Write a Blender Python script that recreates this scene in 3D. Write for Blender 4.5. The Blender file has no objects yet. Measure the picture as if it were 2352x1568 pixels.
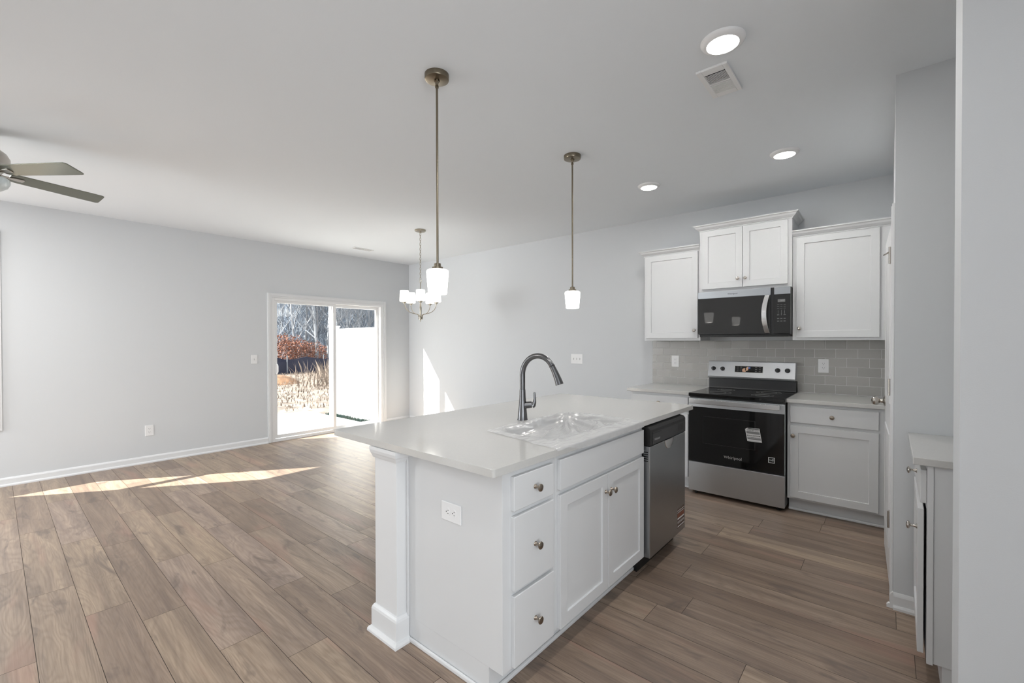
import bpy, bmesh, math, random
from mathutils import Vector, Matrix
random.seed(7)
SC = bpy.context.scene
COL = SC.collection
PI = math.pi

# ------------------------------------------------------------------ camera
FPX, YAW, PITCH, ROLL, CAMH, CY = 1017.13, 40.4534, -0.4947, -0.1136, 1.3825, 9.966
cam_d = bpy.data.cameras.new('camera')
cam = bpy.data.objects.new('camera', cam_d)
COL.objects.link(cam)
SC.camera = cam
cam_d.sensor_width = 36.0
cam_d.lens = 36.0 * FPX / 2352.0
cam_d.shift_y = CY / 2352.0
cam_d.clip_end = 500
_t, _p, _r = math.radians(YAW), math.radians(PITCH), math.radians(ROLL)
_F = Vector((-math.sin(_t) * math.cos(_p), math.cos(_t) * math.cos(_p), math.sin(_p)))
_R = Vector((math.cos(_t), math.sin(_t), 0))
_U = _R.cross(_F)
_R2 = _R * math.cos(_r) + _U * math.sin(_r)
_U2 = -_R * math.sin(_r) + _U * math.cos(_r)
cam.matrix_world = Matrix(((_R2.x, _U2.x, -_F.x, 0), (_R2.y, _U2.y, -_F.y, 0), (_R2.z, _U2.z, -_F.z, CAMH), (0, 0, 0, 1)))

XL_ = -6.493
# ------------------------------------------------------------------ world, sun, exposure
SC.view_settings.view_transform = 'Standard'
SC.view_settings.look = 'None'
SC.view_settings.exposure = 0.46
SC.view_settings.gamma = 1.0
SC.view_settings.use_curve_mapping = False
W = bpy.data.worlds.new('sky'); SC.world = W; W.use_nodes = True
bg = W.node_tree.nodes['Background']
bg.inputs['Color'].default_value = (0.90, 0.95, 1.0, 1)
bg.inputs['Strength'].default_value = 1.7
sun_d = bpy.data.lights.new('sun', 'SUN'); sun = bpy.data.objects.new('sun', sun_d); COL.objects.link(sun)
sun_d.energy = 18.0; sun_d.angle = math.radians(0.5); sun_d.color = (1.0, 0.95, 0.88)
sun.rotation_euler = Vector((0.70, 1.0, -0.90)).to_track_quat('-Z', 'Y').to_euler()
sun.location = (-20, -20, 20)
def fill_light(loc, dirv, w, h, power):   # daylight added as an unseen area light to brighten the room
    d = bpy.data.lights.new('fill_light', 'AREA'); d.shape = 'RECTANGLE'; d.size = w; d.size_y = h; d.energy = power; d.color = (0.92, 0.965, 1.0)
    o = bpy.data.objects.new('fill_light', d); COL.objects.link(o); o.location = loc; o.rotation_euler = Vector(dirv).to_track_quat('-Z', 'Y').to_euler()
fill_light((-5.45, -5.97, 1.4), (0, 1, 0.0), 1.6, 1.9, 190)
fill_light((XL_ + 0.03, -4.2, 1.5), (1, 0.25, 0.0), 2.0, 1.7, 110)
fill_light((2.57, -0.6, 1.45), (-1, 0, 0.0), 2.4, 1.8, 76)

# ------------------------------------------------------------------ dimensions
XL, YB, H = -6.493, 4.80, 2.75       # left wall plane, back wall plane, ceiling
ZC, CT = 0.919, 0.03                 # worktop height and thickness
YREAR, XR2 = -6.0, 2.6               # room behind the camera

# ------------------------------------------------------------------ materials
MATS = {}
def nt(name):
    m = bpy.data.materials.new(name); m.use_nodes = True
    MATS[name] = m
    return m, m.node_tree, m.node_tree.nodes['Principled BSDF']
def mat(name, col, rough=0.5, metal=0.0, spec=0.5, bump=0.0, bscale=200.0, coat=0.0, aniso=0.0, emit=None, es=0.0, vary=0.0, vscale=3.0):
    m, t, b = nt(name)
    b.inputs['Base Color'].default_value = (*col, 1)
    b.inputs['Roughness'].default_value = rough
    b.inputs['Metallic'].default_value = metal
    b.inputs['Specular IOR Level'].default_value = spec
    b.inputs['Coat Weight'].default_value = coat
    b.inputs['Coat Roughness'].default_value = 0.05
    b.inputs['Anisotropic'].default_value = aniso
    if emit:
        b.inputs['Emission Color'].default_value = (*emit, 1); b.inputs['Emission Strength'].default_value = es
    tc = t.nodes.new('ShaderNodeTexCoord')
    if bump or vary:
        n = t.nodes.new('ShaderNodeTexNoise'); n.inputs['Scale'].default_value = bscale; n.inputs['Detail'].default_value = 3
        t.links.new(tc.outputs['Object'], n.inputs['Vector'])
    if bump:
        bp = t.nodes.new('ShaderNodeBump'); bp.inputs['Strength'].default_value = bump; bp.inputs['Distance'].default_value = 0.002
        t.links.new(n.outputs['Fac'], bp.inputs['Height']); t.links.new(bp.outputs['Normal'], b.inputs['Normal'])
    if vary:
        n2 = t.nodes.new('ShaderNodeTexNoise'); n2.inputs['Scale'].default_value = vscale; n2.inputs['Detail'].default_value = 4
        t.links.new(tc.outputs['Object'], n2.inputs['Vector'])
        r = t.nodes.new('ShaderNodeValToRGB')
        r.color_ramp.elements[0].position = 0.3; r.color_ramp.elements[1].position = 0.7
        r.color_ramp.elements[0].color = (*[c * (1 - vary) for c in col], 1)
        r.color_ramp.elements[1].color = (*[min(1, c * (1 + vary)) for c in col], 1)
        t.links.new(n2.outputs['Fac'], r.inputs['Fac']); t.links.new(r.outputs['Color'], b.inputs['Base Color'])
    return m

WALL = mat('wall_paint', (0.640, 0.655, 0.668), 0.85, spec=0.2, bump=0.12, bscale=260)
CEIL = mat('ceiling_paint', (0.80, 0.835, 0.868), 0.95, spec=0.1, bump=0.1, bscale=200)
TRIM = mat('trim_paint', (0.745, 0.75, 0.755), 0.35, spec=0.4)
CAB = mat('cabinet_paint', (0.685, 0.69, 0.695), 0.38, spec=0.4, bump=0.03, bscale=400)
CABSHADE = mat('cabinet_shade', (0.03, 0.03, 0.03), 0.8)
QUARTZ = mat('quartz', (0.56, 0.552, 0.532), 0.10, spec=0.5, vary=0.015, vscale=120)
STEEL = mat('brushed_steel', (0.54, 0.555, 0.57), 0.42, metal=1.0, aniso=0.7)
STEELD = mat('dark_stainless', (0.38, 0.395, 0.41), 0.30, metal=1.0, aniso=0.6)
STEELB = mat('bright_steel', (0.72, 0.72, 0.72), 0.25, metal=1.0, aniso=0.5)
NICKEL = mat('satin_nickel', (0.50, 0.47, 0.43), 0.25, metal=1.0)
GUN = mat('slate_faucet_metal', (0.17, 0.17, 0.175), 0.26, metal=1.0)
BRONZE = mat('brushed_champagne', (0.23, 0.195, 0.145), 0.28, metal=1.0)
CHAMP = mat('pale_champagne', (0.40, 0.36, 0.29), 0.28, metal=1.0)
KNOBN = mat('knob_antique_nickel', (0.34, 0.29, 0.24), 0.28, metal=1.0)
BLACKG = mat('black_glass', (0.006, 0.006, 0.006), 0.06, spec=0.5)
MWG = mat('microwave_glass', (0.032, 0.032, 0.032), 0.03, spec=0.35)
BLACKP = mat('black_plastic', (0.012, 0.012, 0.012), 0.35, spec=0.4)
DARKP = mat('charcoal_plastic', (0.035, 0.035, 0.036), 0.3, spec=0.4)
PLASTIC = mat('white_plastic', (0.82, 0.82, 0.82), 0.3, spec=0.5)
SLOT = mat('socket_slot', (0.004, 0.004, 0.004), 0.6)
INK = mat('ink', (0.03, 0.03, 0.03), 0.5)
PRINT = mat('pale_print', (0.42, 0.42, 0.42), 0.5)
PRINTD = mat('dim_print', (0.16, 0.16, 0.16), 0.5)
LABELW = mat('label_white', (0.72, 0.72, 0.72), 0.45)
LABELG = mat('label_grey', (0.22, 0.22, 0.22), 0.45)
PEACH = mat('peach_tape', (0.80, 0.50, 0.33), 0.5)
BLUE = mat('blue_print', (0.06, 0.16, 0.62), 0.5)
RUST = mat('rust_label', (0.22, 0.065, 0.035), 0.4)
BROWNL = mat('brown_label', (0.10, 0.065, 0.055), 0.4)
VINYL = mat('white_vinyl', (0.82, 0.82, 0.82), 0.4)
LENS = mat('led_lens', (0.9, 0.9, 0.9), 0.4, emit=(1, 0.99, 0.97), es=9.0)
SHADE = mat('opal_glass_lit', (0.9, 0.9, 0.88), 0.25, emit=(1.0, 0.97, 0.93), es=2.2)
BOWL = mat('frosted_bowl', (0.62, 0.68, 0.70), 0.3)
BLADE = mat('fan_blade', (0.20, 0.205, 0.17), 0.22, metal=0.55, aniso=0.4)
CONC = mat('patio_concrete', (0.62, 0.61, 0.59), 0.8, bump=0.2, bscale=60)
SINKM = mat('sink_steel', (0.55, 0.55, 0.55), 0.28, metal=1.0)

def glass_mat(name, tint=(1, 1, 1), gloss=0.08):
    m = bpy.data.materials.new(name); m.use_nodes = True; t = m.node_tree
    for n in list(t.nodes):
        if n.type != 'OUTPUT_MATERIAL': t.nodes.remove(n)
    out = [n for n in t.nodes if n.type == 'OUTPUT_MATERIAL'][0]
    tr = t.nodes.new('ShaderNodeBsdfTransparent'); tr.inputs['Color'].default_value = (*tint, 1)
    gl = t.nodes.new('ShaderNodeBsdfGlossy'); gl.inputs['Roughness'].default_value = 0.02
    mx = t.nodes.new('ShaderNodeMixShader')
    lw = t.nodes.new('ShaderNodeLayerWeight'); lw.inputs['Blend'].default_value = 0.5
    pw = t.nodes.new('ShaderNodeMath'); pw.operation = 'POWER'; pw.inputs[1].default_value = 5.0
    ml = t.nodes.new('ShaderNodeMath'); ml.operation = 'MULTIPLY_ADD'; ml.inputs[1].default_value = 0.7; ml.inputs[2].default_value = 0.03
    t.links.new(lw.outputs['Facing'], pw.inputs[0]); t.links.new(pw.outputs[0], ml.inputs[0]); t.links.new(ml.outputs[0], mx.inputs['Fac'])
    t.links.new(tr.outputs['BSDF'], mx.inputs[1]); t.links.new(gl.outputs['BSDF'], mx.inputs[2])
    t.links.new(mx.outputs['Shader'], out.inputs['Surface'])
    return m
GLASS = glass_mat('window_glass', (0.97, 0.985, 0.98))

def film_mat():
    m = bpy.data.materials.new('plastic_film'); m.use_nodes = True; t = m.node_tree
    b = t.nodes['Principled BSDF']; out = [n for n in t.nodes if n.type == 'OUTPUT_MATERIAL'][0]
    b.inputs['Base Color'].default_value = (0.78, 0.78, 0.78, 1); b.inputs['Roughness'].default_value = 0.12
    b.inputs['Specular IOR Level'].default_value = 0.8
    tr = t.nodes.new('ShaderNodeBsdfTransparent'); tr.inputs['Color'].default_value = (0.95, 0.95, 0.95, 1)
    mx = t.nodes.new('ShaderNodeMixShader'); mx.inputs['Fac'].default_value = 0.62
    lw = t.nodes.new('ShaderNodeLayerWeight'); lw.inputs['Blend'].default_value = 0.35
    r = t.nodes.new('ShaderNodeMapRange'); r.inputs['To Min'].default_value = 0.42; r.inputs['To Max'].default_value = 0.85
    t.links.new(lw.outputs['Facing'], r.inputs['Value']); t.links.new(r.outputs['Result'], mx.inputs['Fac'])
    t.links.new(tr.outputs['BSDF'], mx.inputs[1]); t.links.new(b.outputs['BSDF'], mx.inputs[2])
    t.links.new(mx.outputs['Shader'], out.inputs['Surface'])
    tc = t.nodes.new('ShaderNodeTexCoord'); n = t.nodes.new('ShaderNodeTexNoise')
    mp = t.nodes.new('ShaderNodeMapping'); mp.inputs['Scale'].default_value = (22, 7, 10); mp.inputs['Rotation'].default_value = (0, 0, 0.5)
    n.inputs['Scale'].default_value = 1.0; n.inputs['Detail'].default_value = 3; n.inputs['Distortion'].default_value = 1.2
    t.links.new(tc.outputs['Object'], mp.inputs['Vector']); t.links.new(mp.outputs['Vector'], n.inputs['Vector'])
    bp = t.nodes.new('ShaderNodeBump'); bp.inputs['Strength'].default_value = 0.8; bp.inputs['Distance'].default_value = 0.006
    t.links.new(n.outputs['Fac'], bp.inputs['Height']); t.links.new(bp.outputs['Normal'], b.inputs['Normal'])
    return m
FILM = film_mat()

def wood_mat():
    m, t, b = nt('oak_plank_vinyl')
    N, L = t.nodes.new, t.links.new
    uv = N('ShaderNodeUVMap'); uv.uv_map = 'UVMap'
    at = N('ShaderNodeAttribute'); at.attribute_name = 'tone'
    def noise(sx, sy, det=4, dist=0.0, rough=0.55):
        mp = N('ShaderNodeMapping'); mp.inputs['Scale'].default_value = (sx, sy, 1); L(uv.outputs['UV'], mp.inputs['Vector'])
        n = N('ShaderNodeTexNoise'); n.inputs['Scale'].default_value = 1; n.inputs['Detail'].default_value = det
        n.inputs['Distortion'].default_value = dist; n.inputs['Roughness'].default_value = rough
        L(mp.outputs['Vector'], n.inputs['Vector']); return n.outputs['Fac']
    def math_(op, a, c, clamp=False):
        n = N('ShaderNodeMath'); n.operation = op; n.use_clamp = clamp
        for i, v in enumerate((a, c)):
            if isinstance(v, (int, float)): n.inputs[i].default_value = v
            else: L(v, n.inputs[i])
        return n.outputs[0]
    def ramp(f, stops):
        r = N('ShaderNodeValToRGB'); e = r.color_ramp.elements
        while len(e) < len(stops): e.new(0.5)
        for i, (p, c) in enumerate(stops): e[i].position = p; e[i].color = (*c, 1)
        L(f, r.inputs['Fac']); return r.outputs['Color']
    def mix(f, a, c, mode='MIX'):
        n = N('ShaderNodeMix'); n.data_type = 'RGBA'; n.blend_type = mode
        for i, v in ((0, f), (6, a), (7, c)):
            if isinstance(v, (int, float)): n.inputs[i].default_value = v
            elif isinstance(v, tuple): n.inputs[i].default_value = (*v, 1)
            else: L(v, n.inputs[i])
        return n.outputs[2]
    tone = at.outputs['Fac']
    base = ramp(tone, [(0.0, (0.265, 0.196, 0.150)), (0.35, (0.330, 0.250, 0.195)), (0.65, (0.400, 0.308, 0.228)), (1.0, (0.370, 0.285, 0.240))])
    streak = noise(1.1, 16, 5, 0.6)
    col = mix(ramp(streak, [(0.35, (0, 0, 0)), (0.65, (1, 1, 1))]), mix(1.0, base, (0.72, 0.71, 0.72), 'MULTIPLY'), mix(1.0, base, (1.12, 1.11, 1.08), 'MULTIPLY'))
    rings = math_('SINE', math_('MULTIPLY', noise(0.6, 5.0, 2, 0.7), 75.0), 0.0)
    rg = math_('MULTIPLY', math_('POWER', math_('ABSOLUTE', rings, 0), 3.0), 0.27)
    col = mix(rg, col, (0.20, 0.14, 0.10))
    fine = noise(5.0, 130, 3, 0.2)
    col = mix(ramp(fine, [(0.42, (0.40, 0.40, 0.40)), (0.56, (0, 0, 0))]), col, mix(1.0, col, (0.66, 0.64, 0.63), 'MULTIPLY'))
    kn = noise(2.6, 9.0, 3, 1.2)
    col = mix(ramp(kn, [(0.58, (0, 0, 0)), (0.72, (0.70, 0.70, 0.70))]), col, (0.13, 0.10, 0.085))
    pk = noise(0.9, 6.0, 2, 0.4)
    col = mix(ramp(pk, [(0.60, (0, 0, 0)), (0.72, (0.45, 0.45, 0.45))]), col, (0.42, 0.25, 0.19))
    L(col, b.inputs['Base Color'])
    rr = N('ShaderNodeMapRange'); rr.inputs['To Min'].default_value = 0.30; rr.inputs['To Max'].default_value = 0.46
    L(fine, rr.inputs['Value']); L(rr.outputs['Result'], b.inputs['Roughness'])
    b.inputs['Specular IOR Level'].default_value = 0.42
    bp = N('ShaderNodeBump'); bp.inputs['Strength'].default_value = 0.28; bp.inputs['Distance'].default_value = 0.0012
    L(math_('ADD', fine, math_('MULTIPLY', rg, -1.6)), bp.inputs['Height']); L(bp.outputs['Normal'], b.inputs['Normal'])
    return m
WOOD = wood_mat()
GAP = mat('plank_joint', (0.06, 0.045, 0.035), 0.8)
GAPM = mat('tile_grout', (0.78, 0.775, 0.76), 0.8)

def tile_mat():
    m, t, b = nt('glazed_tile')
    at = t.nodes.new('ShaderNodeAttribute'); at.attribute_name = 'tone'
    r = t.nodes.new('ShaderNodeValToRGB')
    r.color_ramp.elements[0].color = (0.395, 0.383, 0.360, 1); r.color_ramp.elements[1].color = (0.450, 0.437, 0.413, 1)
    t.links.new(at.outputs['Fac'], r.inputs['Fac']); t.links.new(r.outputs['Color'], b.inputs['Base Color'])
    b.inputs['Roughness'].default_value = 0.30; b.inputs['Specular IOR Level'].default_value = 0.45
    tc = t.nodes.new('ShaderNodeTexCoord'); n = t.nodes.new('ShaderNodeTexNoise'); n.inputs['Scale'].default_value = 14
    t.links.new(tc.outputs['Object'], n.inputs['Vector'])
    bp = t.nodes.new('ShaderNodeBump'); bp.inputs['Strength'].default_value = 0.15; bp.inputs['Distance'].default_value = 0.003
    t.links.new(n.outputs['Fac'], bp.inputs['Height']); t.links.new(bp.outputs['Normal'], b.inputs['Normal'])
    return m
TILE = tile_mat()

# ------------------------------------------------------------------ builders
ORG = {}
class B:
    def __init__(s): s.bm = bmesh.new()
    def box(s, x0, x1, y0, y1, z0, z1):
        x0, x1 = sorted((x0, x1)); y0, y1 = sorted((y0, y1)); z0, z1 = sorted((z0, z1))
        v = [s.bm.verts.new(p) for p in ((x0, y0, z0), (x1, y0, z0), (x1, y1, z0), (x0, y1, z0), (x0, y0, z1), (x1, y0, z1), (x1, y1, z1), (x0, y1, z1))]
        for f in ((0, 3, 2, 1), (4, 5, 6, 7), (0, 1, 5, 4), (1, 2, 6, 5), (2, 3, 7, 6), (3, 0, 4, 7)): s.bm.faces.new([v[i] for i in f])
        return s
    def quad(s, *pts):
        return s.bm.faces.new([s.bm.verts.new(p) for p in pts])
    def lathe(s, prof, c, axis=(0, 0, 1), seg=24, cap=True):
        a = Vector(axis).normalized(); q = a.to_track_quat('Z', 'Y'); c = Vector(c); rings = []
        for r, h in prof:
            rings.append([s.bm.verts.new(c + q @ Vector((max(r, 1e-5) * math.cos(2 * PI * i / seg), max(r, 1e-5) * math.sin(2 * PI * i / seg), h))) for i in range(seg)])
        for A, Bq in zip(rings, rings[1:]):
            for i in range(seg):
                j = (i + 1) % seg; s.bm.faces.new((A[i], A[j], Bq[j], Bq[i]))
        if cap: s.bm.faces.new(list(reversed(rings[0]))); s.bm.faces.new(rings[-1])
        return s
    def cyl(s, r, p0, p1, seg=16):
        p0, p1 = Vector(p0), Vector(p1); return s.lathe([(r, 0), (r, (p1 - p0).length)], p0, p1 - p0, seg)
    def tube(s, pts, rad, seg=12, closed=False):
        pts = [Vector(p) for p in pts]; n = len(pts); rings = []; up = None
        for i, p in enumerate(pts):
            if closed: d = pts[(i + 1) % n] - pts[i - 1]
            else: d = pts[min(i + 1, n - 1)] - pts[max(i - 1, 0)]
            d.normalize()
            if up is None: up = Vector((0, 0, 1)) if abs(d.z) < 0.9 else Vector((1, 0, 0))
            u = (up - d * up.dot(d)).normalized(); w = d.cross(u); up = u
            r = rad[i] if isinstance(rad, (list, tuple)) else rad
            rings.append([s.bm.verts.new(p + (u * math.cos(2 * PI * k / seg) + w * math.sin(2 * PI * k / seg)) * r) for k in range(seg)])
        for i in range(n if closed else n - 1):
            A, C = rings[i], rings[(i + 1) % n]
            for k in range(seg): s.bm.faces.new((A[k], A[(k + 1) % seg], C[(k + 1) % seg], C[k]))
        if not closed: s.bm.faces.new(list(reversed(rings[0]))); s.bm.faces.new(rings[-1])
        return s
    def sweep(s, prof, path, T):
        """prof: (n outward, z) points; path: list of (along, mitre sign pair) handled by T(point index, n, z)"""
        rings = [[s.bm.verts.new(T(i, n, z)) for n, z in prof] for i in range(path)]
        m = len(prof)
        for A, C in zip(rings, rings[1:]):
            for k in range(m): s.bm.faces.new((A[k], A[(k + 1) % m], C[(k + 1) % m], C[k]))
        s.bm.faces.new(rings[0]); s.bm.faces.new(list(reversed(rings[-1])))
        return s
    def prism(s, poly, T, d0, d1):
        A = [s.bm.verts.new(T(a, b, d0)) for a, b in poly]; C = [s.bm.verts.new(T(a, b, d1)) for a, b in poly]; n = len(poly)
        for k in range(n): s.bm.faces.new((A[k], A[(k + 1) % n], C[(k + 1) % n], C[k]))
        s.bm.faces.new(list(reversed(A))); s.bm.faces.new(C)
        return s
    def build(s, name, m, parent=None, org=None, smooth=False, bevel=0.0, seg=2):
        bm = s.bm; bmesh.ops.recalc_face_normals(bm, faces=bm.faces)
        root = parent
        while root is not None and root.parent is not None: root = root.parent
        o_ = Vector(ORG.get(root.name, (0, 0, 0))) if root is not None else Vector(org or (0, 0, 0))
        if o_.length: bmesh.ops.translate(bm, verts=bm.verts, vec=-o_)
        me = bpy.data.meshes.new(name); bm.to_mesh(me); bm.free()
        for mm in (m if isinstance(m, (list, tuple)) else [m]): me.materials.append(mm)
        ob = bpy.data.objects.new(name, me); COL.objects.link(ob)
        if parent is not None: ob.parent = parent
        else: ob.location = o_; ORG[ob.name] = tuple(o_)
        if smooth:
            for p in me.polygons: p.use_smooth = True
            try: me.set_sharp_from_angle(angle=math.radians(35))
            except Exception: pass
        if bevel:
            md = ob.modifiers.new('bevel', 'BEVEL'); md.width = bevel; md.segments = seg; md.limit_method = 'ANGLE'; md.angle_limit = math.radians(40)
        return ob

def thing(name, label, cat, loc=(0, 0, 0), group=None, kind=None):
    o = bpy.data.objects.new(name, None); COL.objects.link(o); o.location = loc; o.empty_display_size = 0.1
    ORG[o.name] = tuple(loc); return tag(o, label, cat, group, kind)
def tag(o, label, cat, group=None, kind=None):
    o['label'] = label; o['category'] = cat
    if group: o['group'] = group
    if kind: o['kind'] = kind
    return o
def struct(o, label, cat): return tag(o, label, cat, kind='structure')

def copy_tree(o, parent=None):
    c = o.copy(); COL.objects.link(c); c.parent = parent
    for ch in list(o.children): copy_tree(ch, c)
    return c

def text(name, s, size, T, m, parent, depth=0.0006, align='CENTER', bold=0.0):
    """lettering as real raised mesh. T maps (u right, v up, n outward) to world."""
    cu = bpy.data.curves.new(name, 'FONT'); cu.body = s; cu.size = size; cu.extrude = depth; cu.align_x = align; cu.align_y = 'CENTER'; cu.offset = bold
    tmp = bpy.data.objects.new('t', cu); COL.objects.link(tmp)
    me = bpy.data.meshes.new_from_object(tmp.evaluated_get(bpy.context.evaluated_depsgraph_get()))
    bpy.data.objects.remove(tmp); bpy.data.curves.remove(cu)
    b = B(); b.bm.from_mesh(me); bpy.data.meshes.remove(me)
    for v in b.bm.verts: v.co = Vector(T(v.co.x, v.co.y, v.co.z))
    return b.build(name, m, parent)

# face frames: map (u along width as seen, n outward, z up) to world
def face_back(yf): return lambda u, n, z: (u, yf - n, z)          # faces -Y
def face_isl(xf): return lambda u, n, z: (xf + n, u, z)           # faces +X
def face_right(xf): return lambda u, n, z: (xf - n, u, z)         # faces -X
def fbox(b, F, u0, u1, n0, n1, z0, z1):
    p, q = F(u0, n0, z0), F(u1, n1, z1); return b.box(p[0], q[0], p[1], q[1], p[2], q[2])
def axis_of(F):
    p, q = Vector(F(0, 0, 0)), Vector(F(0, 1, 0)); return q - p
def shaker(F, u0, u1, z0, z1, th=0.019, fr=0.056, rec=0.008):
    b = B(); bm = b.bm
    def loop(a, n): return [bm.verts.new(F(*p)) for p in ((u0 + a, n, z0 + a), (u1 - a, n, z0 + a), (u1 - a, n, z1 - a), (u0 + a, n, z1 - a))]
    A, C, D, E = loop(0, 0), loop(0, th), loop(fr, th), loop(fr + 0.001, th - rec)
    for P, Q in ((A, C), (C, D), (D, E)):
        for i in range(4): bm.faces.new((P[i], P[(i + 1) % 4], Q[(i + 1) % 4], Q[i]))
    bm.faces.new(E); bm.faces.new(A)
    return b
KNOB = [(0.0095, 0), (0.0095, 0.002), (0.0060, 0.006), (0.0045, 0.013), (0.0055, 0.021), (0.0135, 0.0245), (0.0160, 0.028), (0.0145, 0.0315), (0.0080, 0.0345), (0.001, 0.0355)]
def knob(F, u, z, n, parent, m=KNOBN, name='knob'):
    return B().lathe(KNOB, F(u, n, z), axis_of(F), 20).build(name, m, parent, smooth=True)
def door(F, u0, u1, z0, z1, parent, ku=None, kz=None, name='door', km=KNOBN):
    d = shaker(F, u0, u1, z0, z1).build(name, CAB, parent, bevel=0.0015)
    if ku is not None: knob(F, ku, kz, 0.019, d, km)
    return d
def drawer(F, u0, u1, z0, z1, parent, k=True, km=KNOBN):
    b = B(); fbox(b, F, u0, u1, 0, 0.019, z0, z1)
    d = b.build('drawer_front', CAB, parent, bevel=0.0025)
    if k: knob(F, (u0 + u1) / 2, (z0 + z1) / 2, 0.019, d, km)
    return d
def carcass(F, u0, u1, depth, z0, z1, parent, toe=0.0, toe_d=0.073):
    b = B(); fbox(b, F, u0, u1, 0, -depth, z0 + toe, z1)
    o = b.build('cabinet_box', CAB, parent, bevel=0.001)
    if toe:
        t = B(); fbox(t, F, u0 + 0.001, u1 - 0.001, -toe_d, -depth + 0.01, z0, z0 + toe + 0.001)
        t.build('toe_kick', CAB, parent)
    return o

# ================================================================== ROOM
# floor: planks 0.1785 x 1.219 m, laid along X
PW, PLN, PY0 = 0.1793, 1.219, 0.1129
JX = {-1: -4.03, 0: -3.537, 1: -3.086, 2: -2.819, 3: -2.281, 4: -2.003, 5: -2.623, 6: -2.319, 7: -3.036, 8: -2.805}
rnd = random.Random(11)
def plank_floor(x0, x1, y0, y1):
    bm = bmesh.new(); uvl = bm.loops.layers.uv.new('UVMap'); ton = bm.faces.layers.float.new('tone_f')
    r0, r1 = math.floor((y0 - PY0) / PW), math.ceil((y1 - PY0) / PW); tones = []
    G = 0.0011
    for r in range(r0, r1 + 1):
        ya, yb = max(y0, PY0 + r * PW), min(y1, PY0 + (r + 1) * PW)
        if yb - ya < 0.002: continue
        j = JX.get(r, rnd.uniform(0, PLN)); k0 = math.floor((x0 - j) / PLN); k = k0
        while j + k * PLN < x1:
            xa, xb = max(x0, j + k * PLN), min(x1, j + (k + 1) * PLN); k += 1
            if xb - xa < 0.003: continue
            f = bm.faces.new([bm.verts.new(p) for p in ((xa + G, ya + G, 0), (xb - G, ya + G, 0), (xb - G, yb - G, 0), (xa + G, yb - G, 0))])
            ox, oy = rnd.uniform(0, 90), rnd.uniform(0, 90)
            for l in f.loops: l[uvl].uv = (l.vert.co.x + ox, l.vert.co.y + oy)
            tones.append(rnd.random()); f.material_index = 0
    f = bm.faces.new([bm.verts.new(p) for p in ((x0, y0, -0.0015), (x1, y0, -0.0015), (x1, y1, -0.0015), (x0, y1, -0.0015))]); f.material_index = 1; tones.append(0)
    f = bm.faces.new([bm.verts.new(p) for p in ((x0, y1, -0.12), (x1, y1, -0.12), (x1, y0, -0.12), (x0, y0, -0.12))]); f.material_index = 1; tones.append(0)
    bm.faces.layers.float.remove(ton)
    me = bpy.data.meshes.new('floor'); bm.to_mesh(me); bm.free()
    me.materials.append(WOOD); me.materials.append(GAP)
    a = me.attributes.new('tone', 'FLOAT', 'FACE'); a.data.foreach_set('value', tones)
    o = bpy.data.objects.new('floor', me); COL.objects.link(o); return o
struct(plank_floor(XL - 0.02, XR2, YREAR, YB), 'oak look plank floor running through living room and kitchen', 'floor')

struct(B().box(XL - 0.16, XR2 + 0.15, YREAR - 0.15, YB + 0.15, H, H + 0.12).build('ceiling', CEIL), 'flat light grey ceiling over the whole room', 'ceiling')
struct(B().box(XL - 0.16, 0.9, YB, YB + 0.14, -0.12, H).build('wall_back', WALL), 'pale grey back wall behind range and dining corner', 'wall')

# left wall with slider opening and window opening
SY0, SY1, SZ1 = 2.505, 4.262, 2.005          # slider rough opening
WY0, WY1, WZ0, WZ1 = -0.86, -0.03, 0.625, 2.375
b = B()
def wall_x(b, x0, x1, y0, y1, holes):
    holes = sorted(holes); y = y0
    for (a, c, z0, z1) in holes:
        b.box(x0, x1, y, a, -0.12, H)
        if z0 > -0.1: b.box(x0, x1, a, c, -0.12, z0)
        b.box(x0, x1, a, c, z1, H); y = c
    b.box(x0, x1, y, y1, -0.12, H)
wall_x(b, XL - 0.14, XL, YREAR - 0.14, YB, [(SY0, SY1, -0.12, SZ1), (WY0, WY1, WZ0, WZ1), (-5.2, -3.2, WZ0, WZ1)])  # the rearmost opening is added for an unseen window
struct(b.build('wall_left', WALL), 'long pale grey wall holding the sliding patio door', 'wall')

# wall behind camera with a wide window opening added to let light in
b = B(); x = XL
FW = [(-6.3, -4.6)]
for a, c in FW:
    b.box(x, a, YREAR - 0.14, YREAR, -0.12, H); b.box(a, c, YREAR - 0.14, YREAR, -0.12, 0.5); b.box(a, c, YREAR - 0.14, YREAR, 2.4, H); x = c
b.box(x, XR2 + 0.14, YREAR - 0.14, YREAR, -0.12, H)
struct(b.build('wall_front', WALL), 'pale grey wall behind the camera with an added wide window', 'wall')
b = B()
for q in ((YREAR, -1.85, -0.12, H), (0.65, 1.9, -0.12, H), (-1.85, 0.65, -0.12, 0.5), (-1.85, 0.65, 2.4, H)): b.box(XR2, XR2 + 0.14, *q)  # window opening added for the unseen hall light
struct(b.build('wall_hall', WALL), 'pale grey hall wall right of the camera', 'wall')
struct(B().box(1.1, 1.2, 0.5, 1.9, -0.12, H).build('wall_blocker_hall', WALL), 'pale grey unseen wall added right of the camera to block light', 'wall')  # unseen wall added to keep hall light off the wall end
struct(B().box(-4.7, XR2, -2.35, -2.2, -0.12, H).build('wall_blocker_rear', WALL), 'pale grey unseen wall added behind the camera to block light', 'wall')  # unseen wall added to block direct light from the rear windows
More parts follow.
